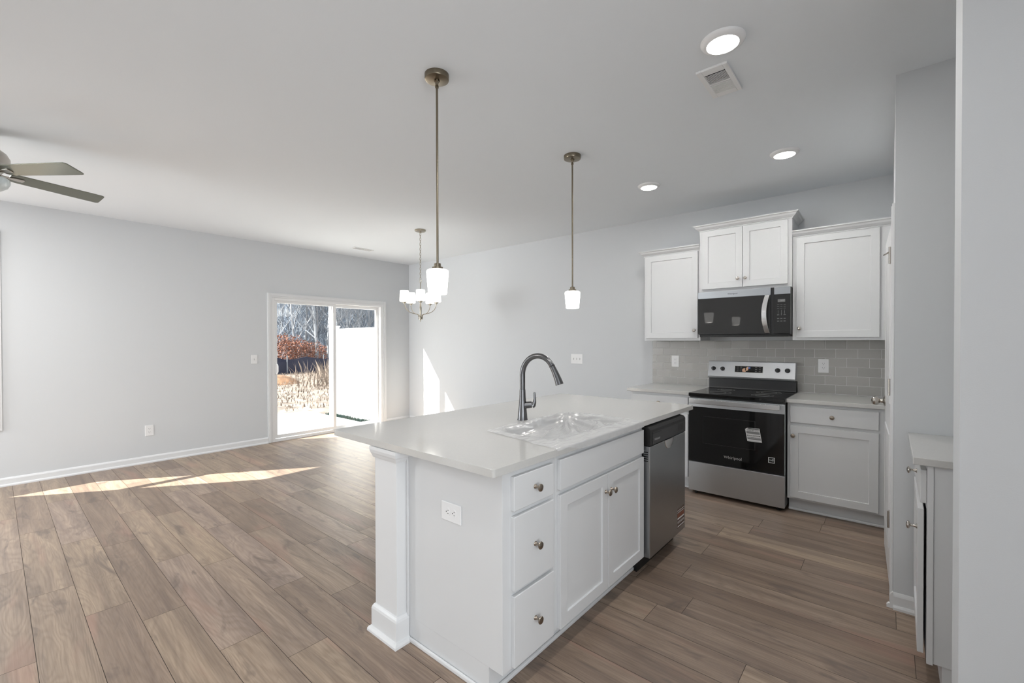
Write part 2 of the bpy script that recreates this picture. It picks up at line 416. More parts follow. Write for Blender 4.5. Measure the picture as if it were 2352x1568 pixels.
# wall stub at the right, alcove and pantry wall
struct(B().box(0.163, XR2 + 0.14, 1.90, 2.075, -0.12, H).build('wall_right', WALL), 'grey wall end standing close at the right edge', 'wall')
struct(B().box(0.78, 0.90, 2.075, 3.025, -0.12, H).build('wall_alcove', WALL), 'grey wall closing the alcove behind the right hand cabinet', 'wall')
b = B()
b.box(0.019, 0.90, 3.025, 3.13, -0.12, H)
b.box(0.019, 0.13, 3.93, YB, -0.12, H)
b.box(0.019, 0.13, 3.13, 3.93, 2.05, H)
b.box(0.78, 0.90, 3.13, YB, -0.12, H)
struct(b.build('wall_pantry', WALL), 'grey wall with the pantry door beside the kitchen', 'wall')

# baseboards
def base_prof(h=0.083): return [(0, 0), (0.026, 0), (0.026, 0.012), (0.020, 0.020), (0.013, 0.022), (0.013, h - 0.018), (0.010, h - 0.010), (0.006, h - 0.003), (0.002, h), (0, h)]
def baseboard(name, p0, p1, nrm, label):
    p0, p1, nv = Vector((*p0, 0)), Vector((*p1, 0)), Vector((*nrm, 0))
    T = lambda i, n, z: tuple((p0 if i == 0 else p1) + nv * n + Vector((0, 0, z)))
    o = B().sweep(base_prof(), 2, T).build(name, TRIM); return struct(o, label, 'baseboard')
baseboard('baseboard_left', (XL, YREAR), (XL, 2.443), (1, 0), 'white baseboard along the left wall before the slider')
baseboard('baseboard_corner', (XL, 4.324), (XL, YB), (1, 0), 'short white baseboard between slider and corner')
baseboard('baseboard_back', (XL + 0.02, YB), (-2.0, YB), (0, -1), 'white baseboard along the dining end of the back wall')
baseboard('baseboard_pantry', (0.019, 3.025), (0.16, 3.025), (0, -1), 'white baseboard on the pantry wall end')
T = lambda i, n, z: ((0.019 - n, 3.025 - (0.013 if i == 0 else 0) + (0.0 if i == 0 else 0.008), z))
struct(B().sweep(base_prof(), 2, T).build('baseboard_end', TRIM), 'small white baseboard return at the pantry wall corner', 'baseboard')

# casing helper around an opening on a wall plane (axis x plane), opening y0..y1, z0..z1
def casing_poly(b, xw, nx, y0, y1, z0, z1, w, bottom=False, proud=0.016):
    steps = [(0.0, 0.35 * w, proud * 0.65), (0.35 * w, 0.8 * w, proud), (0.8 * w, w, proud * 0.75)]
    for a, c, t in steps:
        zb = z0 - c if bottom else z0
        zi = z0 - a if bottom else z0
        b.box(xw, xw + nx * t, y0 - c, y0 - a, zb, z1 + c)
        b.box(xw, xw + nx * t, y1 + a, y1 + c, zb, z1 + c)
        b.box(xw, xw + nx * t, y0 - a, y1 + a, z1 + a, z1 + c)
        if bottom: b.box(xw, xw + nx * t, y0 - a, y1 + a, z0 - c, z0 - a)

# ---- slider (door_1)
d1 = thing('door_1', 'white sliding glass patio door in the left wall', 'sliding door', (XL, 3.38, 0), kind='structure')
b = B(); casing_poly(b, XL, 1, SY0, SY1, 0.0, SZ1, 0.062); b.build('door_casing', TRIM, d1, bevel=0.002)
b = B()
xo = XL - 0.13
b.box(xo, XL + 0.002, SY0, SY0 + 0.035, 0, SZ1); b.box(xo, XL + 0.002, SY1 - 0.04, SY1, 0, SZ1)
b.box(xo, XL + 0.002, SY0 + 0.035, SY1 - 0.04, SZ1 - 0.035, SZ1); b.box(xo, XL + 0.004, SY0 + 0.035, SY1 - 0.04, 0, 0.028)
b.box(XL - 0.015, XL + 0.004, SY0 + 0.035, SY1 - 0.04, 0.028, 0.04)
b.build('door_frame', VINYL, d1, bevel=0.002)
def sash(x0, x1, y0, y1, z0, z1, ls, rs, ts, bs, name):
    b = B()
    b.box(x0, x1, y0, y0 + ls, z0, z1); b.box(x0, x1, y1 - rs, y1, z0, z1)
    b.box(x0, x1, y0 + ls, y1 - rs, z1 - ts, z1); b.box(x0, x1, y0 + ls, y1 - rs, z0, z0 + bs)
    o = b.build(name, VINYL, d1, bevel=0.002)
    xm = (x0 + x1) / 2
    B().box(xm - 0.003, xm + 0.003, y0 + ls, y1 - rs, z0 + bs, z1 - ts).build('glass_pane', GLASS, o)
    return o
sp = sash(XL - 0.055, XL - 0.018, SY0 + 0.036, 3.445, 0.041, 1.97, 0.038, 0.047, 0.036, 0.048, 'sliding_panel')
fp = sash(XL - 0.105, XL - 0.068, 3.395, SY1 - 0.041, 0.029, 1.97, 0.060, 0.045, 0.045, 0.048, 'fixed_panel')
# interlock stile reaching to the outer screen track
B().box(XL - 0.145, XL - 0.106, 3.395, 3.435, 0.029, 1.97).build('screen_stile', VINYL, d1)
hb = B()
hy = SY0 + 0.055
hb.box(XL - 0.018, XL - 0.008, hy - 0.014, hy + 0.014, 0.925, 1.105)
pts = [(XL - 0.008, hy, 0.945), (XL + 0.022, hy + 0.004, 0.955), (XL + 0.034, hy + 0.006, 0.98), (XL + 0.034, hy + 0.006, 1.05), (XL + 0.022, hy + 0.004, 1.075), (XL - 0.008, hy, 1.085)]
hb.tube(pts, 0.009, 10); hb.build('door_handle', PLASTIC, sp, smooth=True)
hb = B(); pts = [(2 * (XL - 0.0365) - p[0], p[1], p[2]) for p in pts]; pts = [(p[0], p[1] + 0.0, p[2]) for p in pts]
hb.tube(pts, 0.009, 10); hb.build('door_handle', PLASTIC, sp, smooth=True)

# ---- living room windows (window_1 touches the left picture edge; the other is unseen, added for light)
def hung_window(name, y0, y1, label):
    w = thing(name, label, 'window', (XL, (y0 + y1) / 2, WZ0), kind='structure')
    b = B(); casing_poly(b, XL, 1, y0, y1, WZ0, WZ1, 0.085, bottom=True); b.build('window_casing', TRIM, w, bevel=0.002)
    b = B(); X0, X1 = XL - 0.13, XL - 0.06
    b.box(X0, X1, y0, y0 + 0.045, WZ0, WZ1); b.box(X0, X1, y1 - 0.045, y1, WZ0, WZ1)
    b.box(X0, X1, y0 + 0.045, y1 - 0.045, WZ0, WZ0 + 0.05); b.box(X0, X1, y0 + 0.045, y1 - 0.045, WZ1 - 0.05, WZ1)
    b.box(X0, X1, y0 + 0.045, y1 - 0.045, 1.41, 1.45)
    f = b.build('window_frame', VINYL, w, bevel=0.002)
    B().box(XL - 0.1, XL - 0.095, y0 + 0.045, y1 - 0.045, WZ0 + 0.05, 1.41).build('glass_pane', GLASS, f)
    B().box(XL - 0.1, XL - 0.095, y0 + 0.045, y1 - 0.045, 1.45, WZ1 - 0.05).build('glass_pane', GLASS, f)
hung_window('window_1', WY0, WY1, 'white framed window at the far left edge, casing barely in view')
hung_window('window_2', -5.2, -3.2, 'added unseen white framed window further along the left wall')
for i, (a, c) in enumerate(FW):  # unseen window added to light the living room
    w = thing('window_%d' % (i + 3), 'added wide white framed window in the unseen wall behind the camera', 'window', ((a + c) / 2, YREAR, 0.5), kind='structure')
    b = B()
    b.box(a, a + 0.05, YREAR - 0.1, YREAR - 0.04, 0.5, 2.4); b.box(c - 0.05, c, YREAR - 0.1, YREAR - 0.04, 0.5, 2.4)
    b.box(a + 0.05, c - 0.05, YREAR - 0.1, YREAR - 0.04, 0.5, 0.55); b.box(a + 0.05, c - 0.05, YREAR - 0.1, YREAR - 0.04, 2.35, 2.4)
    b.box((a + c) / 2 - 0.03, (a + c) / 2 + 0.03, YREAR - 0.1, YREAR - 0.04, 0.55, 2.35)
    b.build('window_frame', VINYL, w)

# ---- pantry door (door_2): slab slightly ajar towards the kitchen
d2 = thing('door_2', 'white panelled pantry door beside the right hand kitchen cabinets', 'door', (0.012, 3.14, 0), kind='structure')
b = B(); casing_poly(b, 0.019, -1, 3.13, 3.93, 0.0, 2.05, 0.057, proud=0.015); b.build('door_casing', TRIM, d2, bevel=0.002)
b = B(); b.box(0.019, 0.13, 3.13, 3.142, 0, 2.05); b.box(0.019, 0.13, 3.918, 3.93, 0, 2.05); b.box(0.019, 0.13, 3.142, 3.918, 2.038, 2.05); b.build('door_jamb', TRIM, d2)
DA = math.atan2(0.030, 0.75)
def TD(u, n, z):  # along door from hinge, n outward to kitchen
    return (0.008 - u * math.sin(DA) - n * math.cos(DA), 3.145 + u * math.cos(DA) - n * math.sin(DA), z)
b = B(); bm = b.bm
def dloop(u0, u1, z0, z1, n): return [bm.verts.new(TD(*p)) for p in ((u0, n, z0), (u1, n, z0), (u1, n, z1), (u0, n, z1))]
b.prism([(0, 0.012), (0.765, 0.012), (0.765, 2.032), (0, 2.032)], lambda a, c, d: TD(a, d, c), -0.035, 0.0)
slab = b.build('door_slab', TRIM, d2, bevel=0.002)
for (z0, z1) in ((0.22, 0.86), (1.03, 1.90)):
    b = B(); bm = b.bm
    def ring(a, n): return [bm.verts.new(TD(*p)) for p in ((0.115 + a, n, z0 + a), (0.65 - a, n, z0 + a), (0.65 - a, n, z1 - a), (0.115 + a, n, z1 - a))]
    Ls = [ring(0, 0.0), ring(0.004, 0.005), ring(0.022, 0.005), ring(0.04, 0.0008)]
    for P, Q in zip(Ls, Ls[1:]):
        for i in range(4): bm.faces.new((P[i], P[(i + 1) % 4], Q[(i + 1) % 4], Q[i]))
    b.build('panel_moulding', TRIM, slab)
kb = Vector(TD(0.70, 0, 0.985)); ka = Vector(TD(0.70, 1, 0.985)) - kb
B().lathe([(0.033, 0), (0.033, 0.004), (0.026, 0.010), (0.013, 0.014), (0.011, 0.026), (0.016, 0.030), (0.026, 0.040), (0.030, 0.052), (0.027, 0.064), (0.015, 0.072), (0.001, 0.074)], kb, ka, 28).build('door_knob', NICKEL, slab, smooth=True)
for hz in (1.845, 1.135, 0.42):
    b = B(); b.cyl(0.0065, (0.000, 3.137, hz - 0.045), (0.000, 3.137, hz + 0.045), 12); b.box(-0.001, 0.006, 3.137, 3.165, hz - 0.044, hz + 0.044)
    if hz > 1.8: b.tube([(0.0, 3.137, hz + 0.02), (-0.012, 3.15, hz + 0.014), (-0.022, 3.175, hz + 0.012), (-0.026, 3.19, hz + 0.012)], 0.004, 8)
    b.build('hinge', NICKEL, d2, smooth=True)

# ================================================================== KITCHEN BACK WALL
YF = 4.205; FB = face_back(YF)
SX0, SX1 = -1.394, -0.637
# base cabinet right
c = thing('base_cabinet', 'white base cabinet with drawer and door right of the range', 'cabinet', (-0.31, YF, 0), group='base cabinets')
carcass(FB, -0.632, 0.015, 0.59, 0, ZC - CT, c, toe=0.108)
drawer(FB, -0.610, -0.057, 0.730, 0.864, c)
door(FB, -0.610, -0.057, 0.124, 0.706, c, -0.588, 0.626)
b = B(); b.box(-0.631, 0.014, YF + 0.053, YF + 0.075, 0, 0.02); b.build('shoe_moulding', TRIM, c, bevel=0.006)
# base cabinet left
c = thing('base_cabinet', 'white base cabinet left of the range, mostly hidden by the island', 'cabinet', (-1.70, YF, 0), group='base cabinets')
carcass(FB, -1.995, -1.400, 0.59, 0, ZC - CT, c, toe=0.108)
drawer(FB, -1.972, -1.423, 0.730, 0.864, c)
door(FB, -1.972, -1.423, 0.124, 0.706, c, -1.945, 0.626)
b = B(); b.box(-1.994, -1.401, YF + 0.053, YF + 0.075, 0, 0.02); b.build('shoe_moulding', TRIM, c, bevel=0.006)
# worktops
tag(B().box(-0.634, 0.017, YF - 0.038, YB - 0.003, ZC - CT, ZC).build('worktop', QUARTZ, org=(-0.31, 4.48, ZC - CT), bevel=0.003), 'pale quartz worktop right of the range', 'worktop')
tag(B().box(-2.026, -1.398, YF - 0.038, YB - 0.003, ZC - CT, ZC).build('worktop', QUARTZ, org=(-1.71, 4.48, ZC - CT), bevel=0.003), 'short pale quartz worktop left of the range', 'worktop')

# backsplash: running bond 152 x 76 mm tiles
def backsplash():
    bm = bmesh.new(); tones = []
    x0, x1, z0, z1, yf, g = -2.018, 0.017, ZC + 0.0005, 1.392, YB - 0.011, 0.0016
    tw, th = 0.1535, 0.0785
    r = 0; z = z0 + 0.002
    while z < z1:
        zb = min(z + th, z1); x = -1.8935 + (0 if r % 2 == 0 else -tw / 2) - 3 * tw
        while x < x1:
            xa, xb = max(x0, x), min(x1, x + tw)
            if xb - xa > 0.006 and zb - z > 0.006:
                a = [bm.verts.new(p) for p in ((xa + g, yf, z + g), (xb - g, yf, z + g), (xb - g, yf, zb - g), (xa + g, yf, zb - g))]
                e = 0.0025
                c_ = [bm.verts.new(p) for p in ((xa + g + e, yf - 0.0015, z + g + e), (xb - g - e, yf - 0.0015, z + g + e), (xb - g - e, yf - 0.0015, zb - g - e), (xa + g + e, yf - 0.0015, zb - g - e))]
                tn = rnd.random(); bm.faces.new(c_); tones.append(tn)
                for i in range(4): bm.faces.new((a[i], a[(i + 1) % 4], c_[(i + 1) % 4], c_[i])); tones.append(tn)
            x += tw
        z += th; r += 1
    nt_ = len(bm.faces)
    v = [bm.verts.new(p) for p in ((x0, yf + 0.0006, z0), (x1, yf + 0.0006, z0), (x1, yf + 0.0006, z1), (x0, yf + 0.0006, z1), (x0, YB - 0.002, z0), (x1, YB - 0.002, z0), (x1, YB - 0.002, z1), (x0, YB - 0.002, z1))]
    for q in ((0, 1, 2, 3), (4, 7, 6, 5), (0, 4, 5, 1), (3, 2, 6, 7), (0, 3, 7, 4), (1, 5, 6, 2)):
        f = bm.faces.new([v[i] for i in q]); f.material_index = 1; tones.append(0)
    for f in bm.faces:
        if f.normal.y > 0 and f.material_index == 0: f.normal_flip()
    me = bpy.data.meshes.new('tile_backsplash'); bm.to_mesh(me); bm.free(); me.materials.append(TILE); me.materials.append(GAPM)
    at = me.attributes.new('tone', 'FLOAT', 'FACE'); at.data.foreach_set('value', tones)
    o = bpy.data.objects.new('tile_backsplash', me); COL.objects.link(o)
    return tag(o, 'grey subway tile backsplash between worktops and wall cabinets', 'backsplash')
backsplash()

# wall cabinets
def crown(F, u0, u1, z, parent, ret_l, ret_r, depth, proj=0.048, ht=0.055):
    prof = [(0, 0), (0.006, 0), (0.006, 0.008), (0.012, 0.010), (0.018, 0.016), (0.030, 0.026), (0.036, 0.038), (0.040, 0.042), (0.046, 0.044), (proj, 0.047), (proj, ht), (0, ht)]
    pts = []
    if ret_l: pts.append(lambda n, zz: F(u0 - n, -depth, z + zz))
    pts.append((lambda n, zz: F(u0 - n, n, z + zz)) if ret_l else (lambda n, zz: F(u0, n, z + zz)))
    pts.append((lambda n, zz: F(u1 + n, n, z + zz)) if ret_r else (lambda n, zz: F(u1, n, z + zz)))
    if ret_r: pts.append(lambda n, zz: F(u1 + n, -depth, z + zz))
    return B().sweep(prof, len(pts), lambda i, n, zz: pts[i](n, zz)).build('crown_moulding', CAB, parent)
YU = 4.505; FU = face_back(YU)
c = thing('wall_cabinet', 'white wall cabinet with one door, left of the microwave', 'cabinet', (-1.70, YU, 1.393), group='wall cabinets')
carcass(FU, -1.985, -1.412, YB - YU, 1.393, 2.29, c); door(FU, -1.962, -1.434, 1.418, 2.272, c, -1.461, 1.494, km=NICKEL)
crown(FU, -1.985, -1.412, 2.278, c, True, False, YB - YU)
c = thing('wall_cabinet', 'white wall cabinet with one wide door beside the pantry wall', 'cabinet', (-0.31, YU, 1.393), group='wall cabinets')
carcass(FU, -0.641, 0.017, YB - YU, 1.393, 2.29, c); door(FU, -0.611, -0.060, 1.416, 2.272, c, -0.587, 1.494, km=NICKEL)
crown(FU, -0.641, 0.017, 2.278, c, False, False, YB - YU)
YM = 4.475; FM = face_back(YM)
c = thing('wall_cabinet', 'taller set white two door wall cabinet above the microwave', 'cabinet', (-1.027, YM, 1.855), group='wall cabinets')
carcass(FM, -1.411, -0.642, YB - YM, 1.856, 2.455, c)
door(FM, -1.385, -1.030, 1.884, 2.440, c, -1.063, 1.962, km=NICKEL); door(FM, -1.026, -0.672, 1.884, 2.440, c, -0.999, 1.962, km=NICKEL)
crown(FM, -1.411, -0.642, 2.446, c, True, True, YB - YM)

# microwave
MY = 4.395; FW_ = face_back(MY)
c = thing('microwave', 'steel and black over the range microwave under the middle cabinet', 'microwave', (-1.02, MY, 1.43))
mx0, mx1 = -1.400, -0.643
b = B(); b.box(mx0 + 0.004, mx1 - 0.002, MY + 0.018, YB - 0.012, 1.445, 1.853); b.box(mx0 + 0.02, mx1 - 0.01, MY + 0.03, YB - 0.05, 1.428, 1.445)
b.build('microwave_body', DARKP, c, bevel=0.003)
b = B(); fbox(b, FW_, mx0, -0.790, -0.018, 0, 1.452, 1.850); dm = b.build('microwave_door', DARKP, c, bevel=0.002)
b = B(); fbox(b, FW_, mx0 + 0.001, -0.791, 0, 0.0015, 1.456, 1.786); b.build('door_glass', MWG, dm)
b = B(); fbox(b, FW_, mx0, -0.789, 0, 0.0025, 1.790, 1.851); b.build('door_trim', STEELD, dm)
hbz = [(1.456 + 0.333 * i / 14) for i in range(15)]
b = B(); bm = b.bm; rings = []
for i, z in enumerate(hbz):
    s = (i / 14.0) * 2 - 1; bow = 0.040 * (1 - s * s) + 0.004; du = -0.020 * (1 - s * s)
    rings.append([bm.verts.new(FW_(u + du, n, z)) for u, n in ((-0.833, bow), (-0.795, bow), (-0.795, bow - 0.008 if bow > 0.01 else 0.0), (-0.833, bow - 0.008 if bow > 0.01 else 0.0))])
for A, C in zip(rings, rings[1:]):
    for k in range(4): bm.faces.new((A[k], A[(k + 1) % 4], C[(k + 1) % 4], C[k]))
bm.faces.new(rings[0]); bm.faces.new(rings[-1])
b.build('door_handle', STEELB, dm, bevel=0.003, smooth=True)
b = B(); fbox(b, FW_, -0.766, mx1, -0.018, 0, 1.452, 1.850); pm = b.build('control_panel', BLACKP, c, bevel=0.002)
b = B(); fbox(b, FW_, -0.762, mx1 + 0.001, 0, 0.0025, 1.790, 1.850); b.build('panel_trim', STEELD, pm)
b = B(); fbox(b, FW_, -0.735, -0.680, 0, 0.001, 1.722, 1.746); b.build('display_window', PRINTD, pm)
def TF(F, u0, z0, n0): return lambda a, v, n: F(u0 + a, n0 + n, z0 + v)
text('display_digits', '12:37', 0.016, TF(FW_, -0.703, 1.734, 0.0012), PRINT, pm, 0.0002)
kt = [(1.700, ['Popcorn', 'Potato', 'Defrost']), (1.684, ['Reheat', 'Pizza', 'Cook']), (1.668, ['Soften', 'Melt', 'Steam'])]
for z, ws in kt:
    for u, w in zip((-0.732, -0.708, -0.684), ws):
        b = B(); fbox(b, FW_, u - 0.008, u + 0.008, 0, 0.0006, z - 0.0014, z + 0.0014); b.build('button_legend', PRINTD, pm)
for r_, row in enumerate((('1', '2', '3'), ('4', '5', '6'), ('7', '8', '9'))):
    for u, w in zip((-0.732, -0.708, -0.684), row): text('key_number', w, 0.010, TF(FW_, u, 1.650 - 0.0125 * r_, 0.0004), PRINT, pm, 0.0002)
text('key_number', '0', 0.010, TF(FW_, -0.708, 1.612, 0.0004), PRINT, pm, 0.0002)
for z, ws in ((1.612, ['Power', '', 'Timer']), (1.580, ['Cancel', 'Vent', 'Start']), (1.558, ['Off', 'Light', 'On'])):
    for u, w in zip((-0.732, -0.708, -0.684), ws):
        if w: b = B(); fbox(b, FW_, u - 0.008, u + 0.008, 0, 0.0006, z - 0.003, z + 0.003); b.build('button_legend', PRINTD, pm)
text('brand_lettering', 'Whirlpool', 0.020, TF(FW_, -1.095, 1.820, 0.003), INK, dm, 0.0003)
b = B(); b.box(mx0 + 0.012, mx1 - 0.012, MY + 0.01, MY + 0.05, 1.426, 1.446); b.build('vent_lip', BLACKP, c, bevel=0.004)

# range
RY = 4.12; FR_ = face_back(RY)
c = thing('range', 'freestanding steel electric range with black oven glass', 'range', (-1.015, RY, 0))
b = B(); b.box(SX0 + 0.004, SX1 - 0.002, RY + 0.025, YB - 0.03, 0.035, 0.885); b.build('range_body', DARKP, c, bevel=0.002)
b = B(); b.box(SX0 - 0.002, SX1 + 0.002, RY - 0.002, 4.735, 0.886, 0.9195); b.build('cooktop', BLACKG, c, bevel=0.006, seg=3)
for (u, y, r) in ((-1.19, 4.29, 0.11), (-0.83, 4.29, 0.085), (-1.19, 4.56, 0.075), (-0.83, 4.56, 0.10)):
    for rr in (r, r * 0.62):
        B().tube([(u + rr * math.cos(2 * PI * i / 40), y + rr * math.sin(2 * PI * i / 40), 0.9196) for i in range(40)], 0.0008, 4, closed=True).build('burner_ring', PRINTD, c)
b = B(); fbox(b, FR_, SX0, SX1, -0.024, 0, 0.302, 0.874); dr = b.build('oven_door', STEEL, c, bevel=0.003)
b = B(); fbox(b, FR_, SX0 + 0.002, SX1 - 0.002, 0, 0.002, 0.304, 0.797); g = b.build('oven_glass', BLACKG, dr)
b = B(); F2 = FR_
for (u0, u1, z0, z1) in ((-1.27, -0.85, 0.715, 0.7175), (-1.27, -0.85, 0.475, 0.4775), (-1.27, -1.2675, 0.475, 0.7175), (-0.8525, -0.85, 0.475, 0.7175)):
    fbox(b, F2, u0, u1, 0.002, 0.0023, z0, z1)
b.build('window_outline', mat('oven_window_print', (0.03, 0.03, 0.03), 0.3), g)
b = B(); fbox(b, FR_, SX0 + 0.018, SX1 - 0.030, 0.034, 0.046, 0.829, 0.870)
for u in (SX0 + 0.05, SX1 - 0.062): fbox(b, FR_, u - 0.012, u + 0.012, 0, 0.036, 0.842, 0.858)
b.build('door_handle', STEELB, dr, bevel=0.003)
b = B(); fbox(b, FR_, SX0, SX1, -0.024, 0.0, 0.036, 0.297); b.build('storage_drawer', STEEL, c, bevel=0.003)
for u in (SX0 + 0.05, SX1 - 0.05):
    for y in (RY + 0.06, YB - 0.12): B().cyl(0.014, (u, y, 0), (u, y, 0.037), 12).build('levelling_foot', BLACKP, c)
text('brand_lettering', 'Whirlpool', 0.034, TF(FR_, -1.022, 0.381, 0.0021), PRINT, g, 0.0002)
# back guard, leaning back
BY = 4.690
def TG(u, v, n): return (u, BY + 0.055 * (v - 0.925) / 0.26 - n, v)
b = B(); b.box(SX0 + 0.002, SX1 - 0.004, 4.715, YB - 0.015, 0.9195, 1.02)
b.prism([(4.712, 0.92), (YB - 0.015, 0.92), (YB - 0.015, 1.018), (4.735, 1.018)], lambda a, d, x: (x, a, d), SX0 + 0.002, SX1 - 0.004)
b.build('rear_riser', DARKP, c, bevel=0.003)
b = B(); P = [TG(0, 1.022, 0.02), TG(0, 1.040, 0.028), TG(0, 1.188, 0.018), (0, YB - 0.015, 1.188), (0, YB - 0.015, 1.022)]
b.prism([(p[1], p[2]) for p in P], lambda a, d, x: (x, a, d), SX0 - 0.004, SX1 - 0.008)
bgd = b.build('control_panel', STEEL, c, bevel=0.003)
def TP(u, v, n): # on slanted panel face
    k = (v - 1.040) / (1.188 - 1.040); y = TG(0, 1.040, 0.028)[1] * (1 - k) + TG(0, 1.188, 0.018)[1] * k
    return (u, y - n, v)
b = B()
b.prism([(-1.153, 1.083), (-0.905, 1.083), (-0.905, 1.149), (-1.153, 1.149)], lambda a, d, n: TP(a, d, n), 0, 0.002); b.build('display_bezel', STEELB, bgd)
b = B(); b.prism([(-1.149, 1.087), (-0.909, 1.087), (-0.909, 1.145), (-1.149, 1.145)], lambda a, d, n: TP(a, d, n), 0.002, 0.003); disp = b.build('display_glass', BLACKG, bgd)
for u in (-1.124, -1.095, -0.965, -0.933):
    for v in (1.134, 1.116, 1.098): B().prism([(u - 0.008, v - 0.0025), (u + 0.008, v - 0.0025), (u + 0.008, v + 0.0025), (u - 0.008, v + 0.0025)], lambda a, d, n: TP(a, d, n), 0.003, 0.0033).build('touch_key', PRINTD, disp)
for poly in ([(-1.082, 1.092), (-1.055, 1.090), (-1.050, 1.099), (-1.060, 1.106), (-1.056, 1.122), (-1.064, 1.127), (-1.080, 1.119), (-1.084, 1.108)], [(-1.054, 1.104), (-1.044, 1.101), (-1.032, 1.108), (-1.031, 1.139), (-1.044, 1.137), (-1.052, 1.124), (-1.049, 1.115)]):
    b = B(); b.prism(poly, lambda a, d, n: TP(a, d, n), 0.0034, 0.0044); b.build('tape_scrap', PEACH, disp)
b = B(); b.prism([(-1.031, 1.122), (-1.014, 1.122), (-1.014, 1.137), (-1.031, 1.137)], lambda a, d, n: TP(a, d, n), 0.0034, 0.0042); bs = b.build('blue_sticker', BLUE, disp)
text('sticker_digits', '03', 0.012, lambda a, v, n: TP(-1.0225 + a, 1.1295 + v, 0.0044 + n), LABELW, disp, 0.0002)
for u in (-1.347, -1.262, -0.787, -0.708):
    v = 1.115; p = Vector(TP(u, v, 0)); q = Vector(TP(u, v, 1)); ax = Vector((0, -1, 0.10)).normalized()
    B().lathe([(0.026, 0), (0.026, 0.002)], p, ax, 28).build('knob_ring', STEEL, bgd)
    k = B().lathe([(0.021, 0.002), (0.021, 0.006), (0.0185, 0.010), (0.0175, 0.020), (0.016, 0.022)], p, ax, 28).build('knob', BLACKP, bgd, smooth=True)
    b = B(); q = p + ax * 0.021; b.box(q.x - 0.005, q.x + 0.005, q.y - 0.008, q.y + 0.004, q.z - 0.017, q.z + 0.017); b.build('knob_grip', DARKP, k, bevel=0.002)
    b = B(); b.prism([(u - 0.0006, v + 0.030), (u + 0.0006, v + 0.030), (u + 0.0006, v + 0.036), (u - 0.0006, v + 0.036)], lambda a, d, n: TP(a, d, n), 0, 0.0006); b.build('dial_mark', INK, bgd)
# papers on the oven glass
def FS(u, v, n): return FR_(u, 0.0022 + n, v)
lab = thing('oven_sticker', 'white and grey printed notice taped to the oven glass', 'sticker', (-0.857, RY - 0.0022, 0.60))
qd = [(-0.908, 0.545), (-0.799, 0.545), (-0.818, 0.660), (-0.909, 0.657), (-0.926, 0.645)]
def sx(v, s): # left/right edge of leaning sticker at height v
    k = (v - 0.545) / 0.115; return (-0.908 - 0.018 * k) if s == 0 else (-0.799 - 0.019 * k)
b = B(); b.prism(qd, FS, 0, 0.0006); b.build('paper', LABELW, lab)
for (v0, v1, m) in ((0.6465, 0.657, LABELG), (0.609, 0.630, LABELG), (0.5895, 0.6005, LABELG), (0.562, 0.5755, LABELG), (0.548, 0.552, PRINT), (0.578, 0.5815, INK)):
    b = B(); b.prism([(sx(v0, 0) + 0.004 + (0.012 if v1 > 0.65 else 0), v0), (sx(v0, 1) - 0.004, v0), (sx(v1, 1) - 0.004, v1), (sx(v1, 0) + 0.004 + (0.014 if v1 > 0.65 else 0), v1)], FS, 0.0006, 0.0009); b.build('print_band', m, lab)
text('printed_words', 'IMPORTANT', 0.0125, lambda a, v, n: FS(-0.863 + a, 0.6515 + v, 0.0009 + n), INK, lab, 0.0002, bold=0.0003)
text('printed_words', 'REGISTER NOW', 0.0125, lambda a, v, n: FS(-0.868 + a, 0.6385 + v, 0.0007 + n), INK, lab, 0.0002, bold=0.0003)
text('printed_words', '\u00a1IMPORTANTE!', 0.012, lambda a, v, n: FS(-0.862 + a, 0.595 + v, 0.0009 + n), LABELW, lab, 0.0002)
lab = thing('oven_sticker', 'small square energy label low on the right of the oven glass', 'sticker', (-0.73, RY - 0.0022, 0.415))
def FE(u, v, n): return FS(-0.730 + u + 0.02 * v, 0.413 + v - 0.02 * u, n)
b = B(); b.prism([(-0.023, -0.023), (0.023, -0.023), (0.023, 0.023), (-0.023, 0.023)], FE, 0, 0.0006); b.build('paper', LABELW, lab)
b = B(); b.prism([(-0.019, -0.019), (0.019, -0.019), (0.019, 0.019), (-0.019, 0.019)], FE, 0.0006, 0.0009); b.build('print_band', BLACKP, lab)
text('printed_words', 'energy', 0.013, lambda a, v, n: FE(a - 0.001, v + 0.001, n + 0.0009), LABELW, lab, 0.0002)
b = B(); st = [(0.006 * (1 if i % 2 == 0 else 0.42) * math.sin(i * PI / 5) + 0.011, 0.006 * (1 if i % 2 == 0 else 0.42) * math.cos(i * PI / 5) + 0.009) for i in range(10)]
b.prism(st, FE, 0.0009, 0.0012); b.build('star_mark', LABELW, lab)

# ================================================================== ISLAND
FI = face_isl(-1.113)
IX0, IX1, IY0, IY1 = -2.250, -1.089, 1.173, 3.320
NY = 1.247
depth = 0.607
c = thing('drawer_cabinet', 'white three drawer cabinet at the near end of the island', 'cabinet', (-1.4, 1.41, 0))
carcass(FI, NY, 1.580, depth, 0, ZC - CT, c, toe=0.113)
drawer(FI, 1.295, 1.558, 0.729, 0.863, c); drawer(FI, 1.295, 1.558, 0.419, 0.707, c); drawer(FI, 1.295, 1.558, 0.121, 0.399, c)
b = B(); b.box(-1.700, -1.190, NY - 0.012, NY, 0, 0.022); b.box(-1.186, -1.172, NY + 0.002, 2.62, 0, 0.02); b.build('quarter_round', TRIM, c, bevel=0.006)
b = B(); b.box(-1.704, -1.692, NY - 0.010, NY, 0.022, ZC - CT); b.build('scribe_trim', CAB, c, bevel=0.002)
c = thing('sink_cabinet', 'white two door sink cabinet in the middle of the island', 'cabinet', (-1.4, 2.04, 0))
b = B()
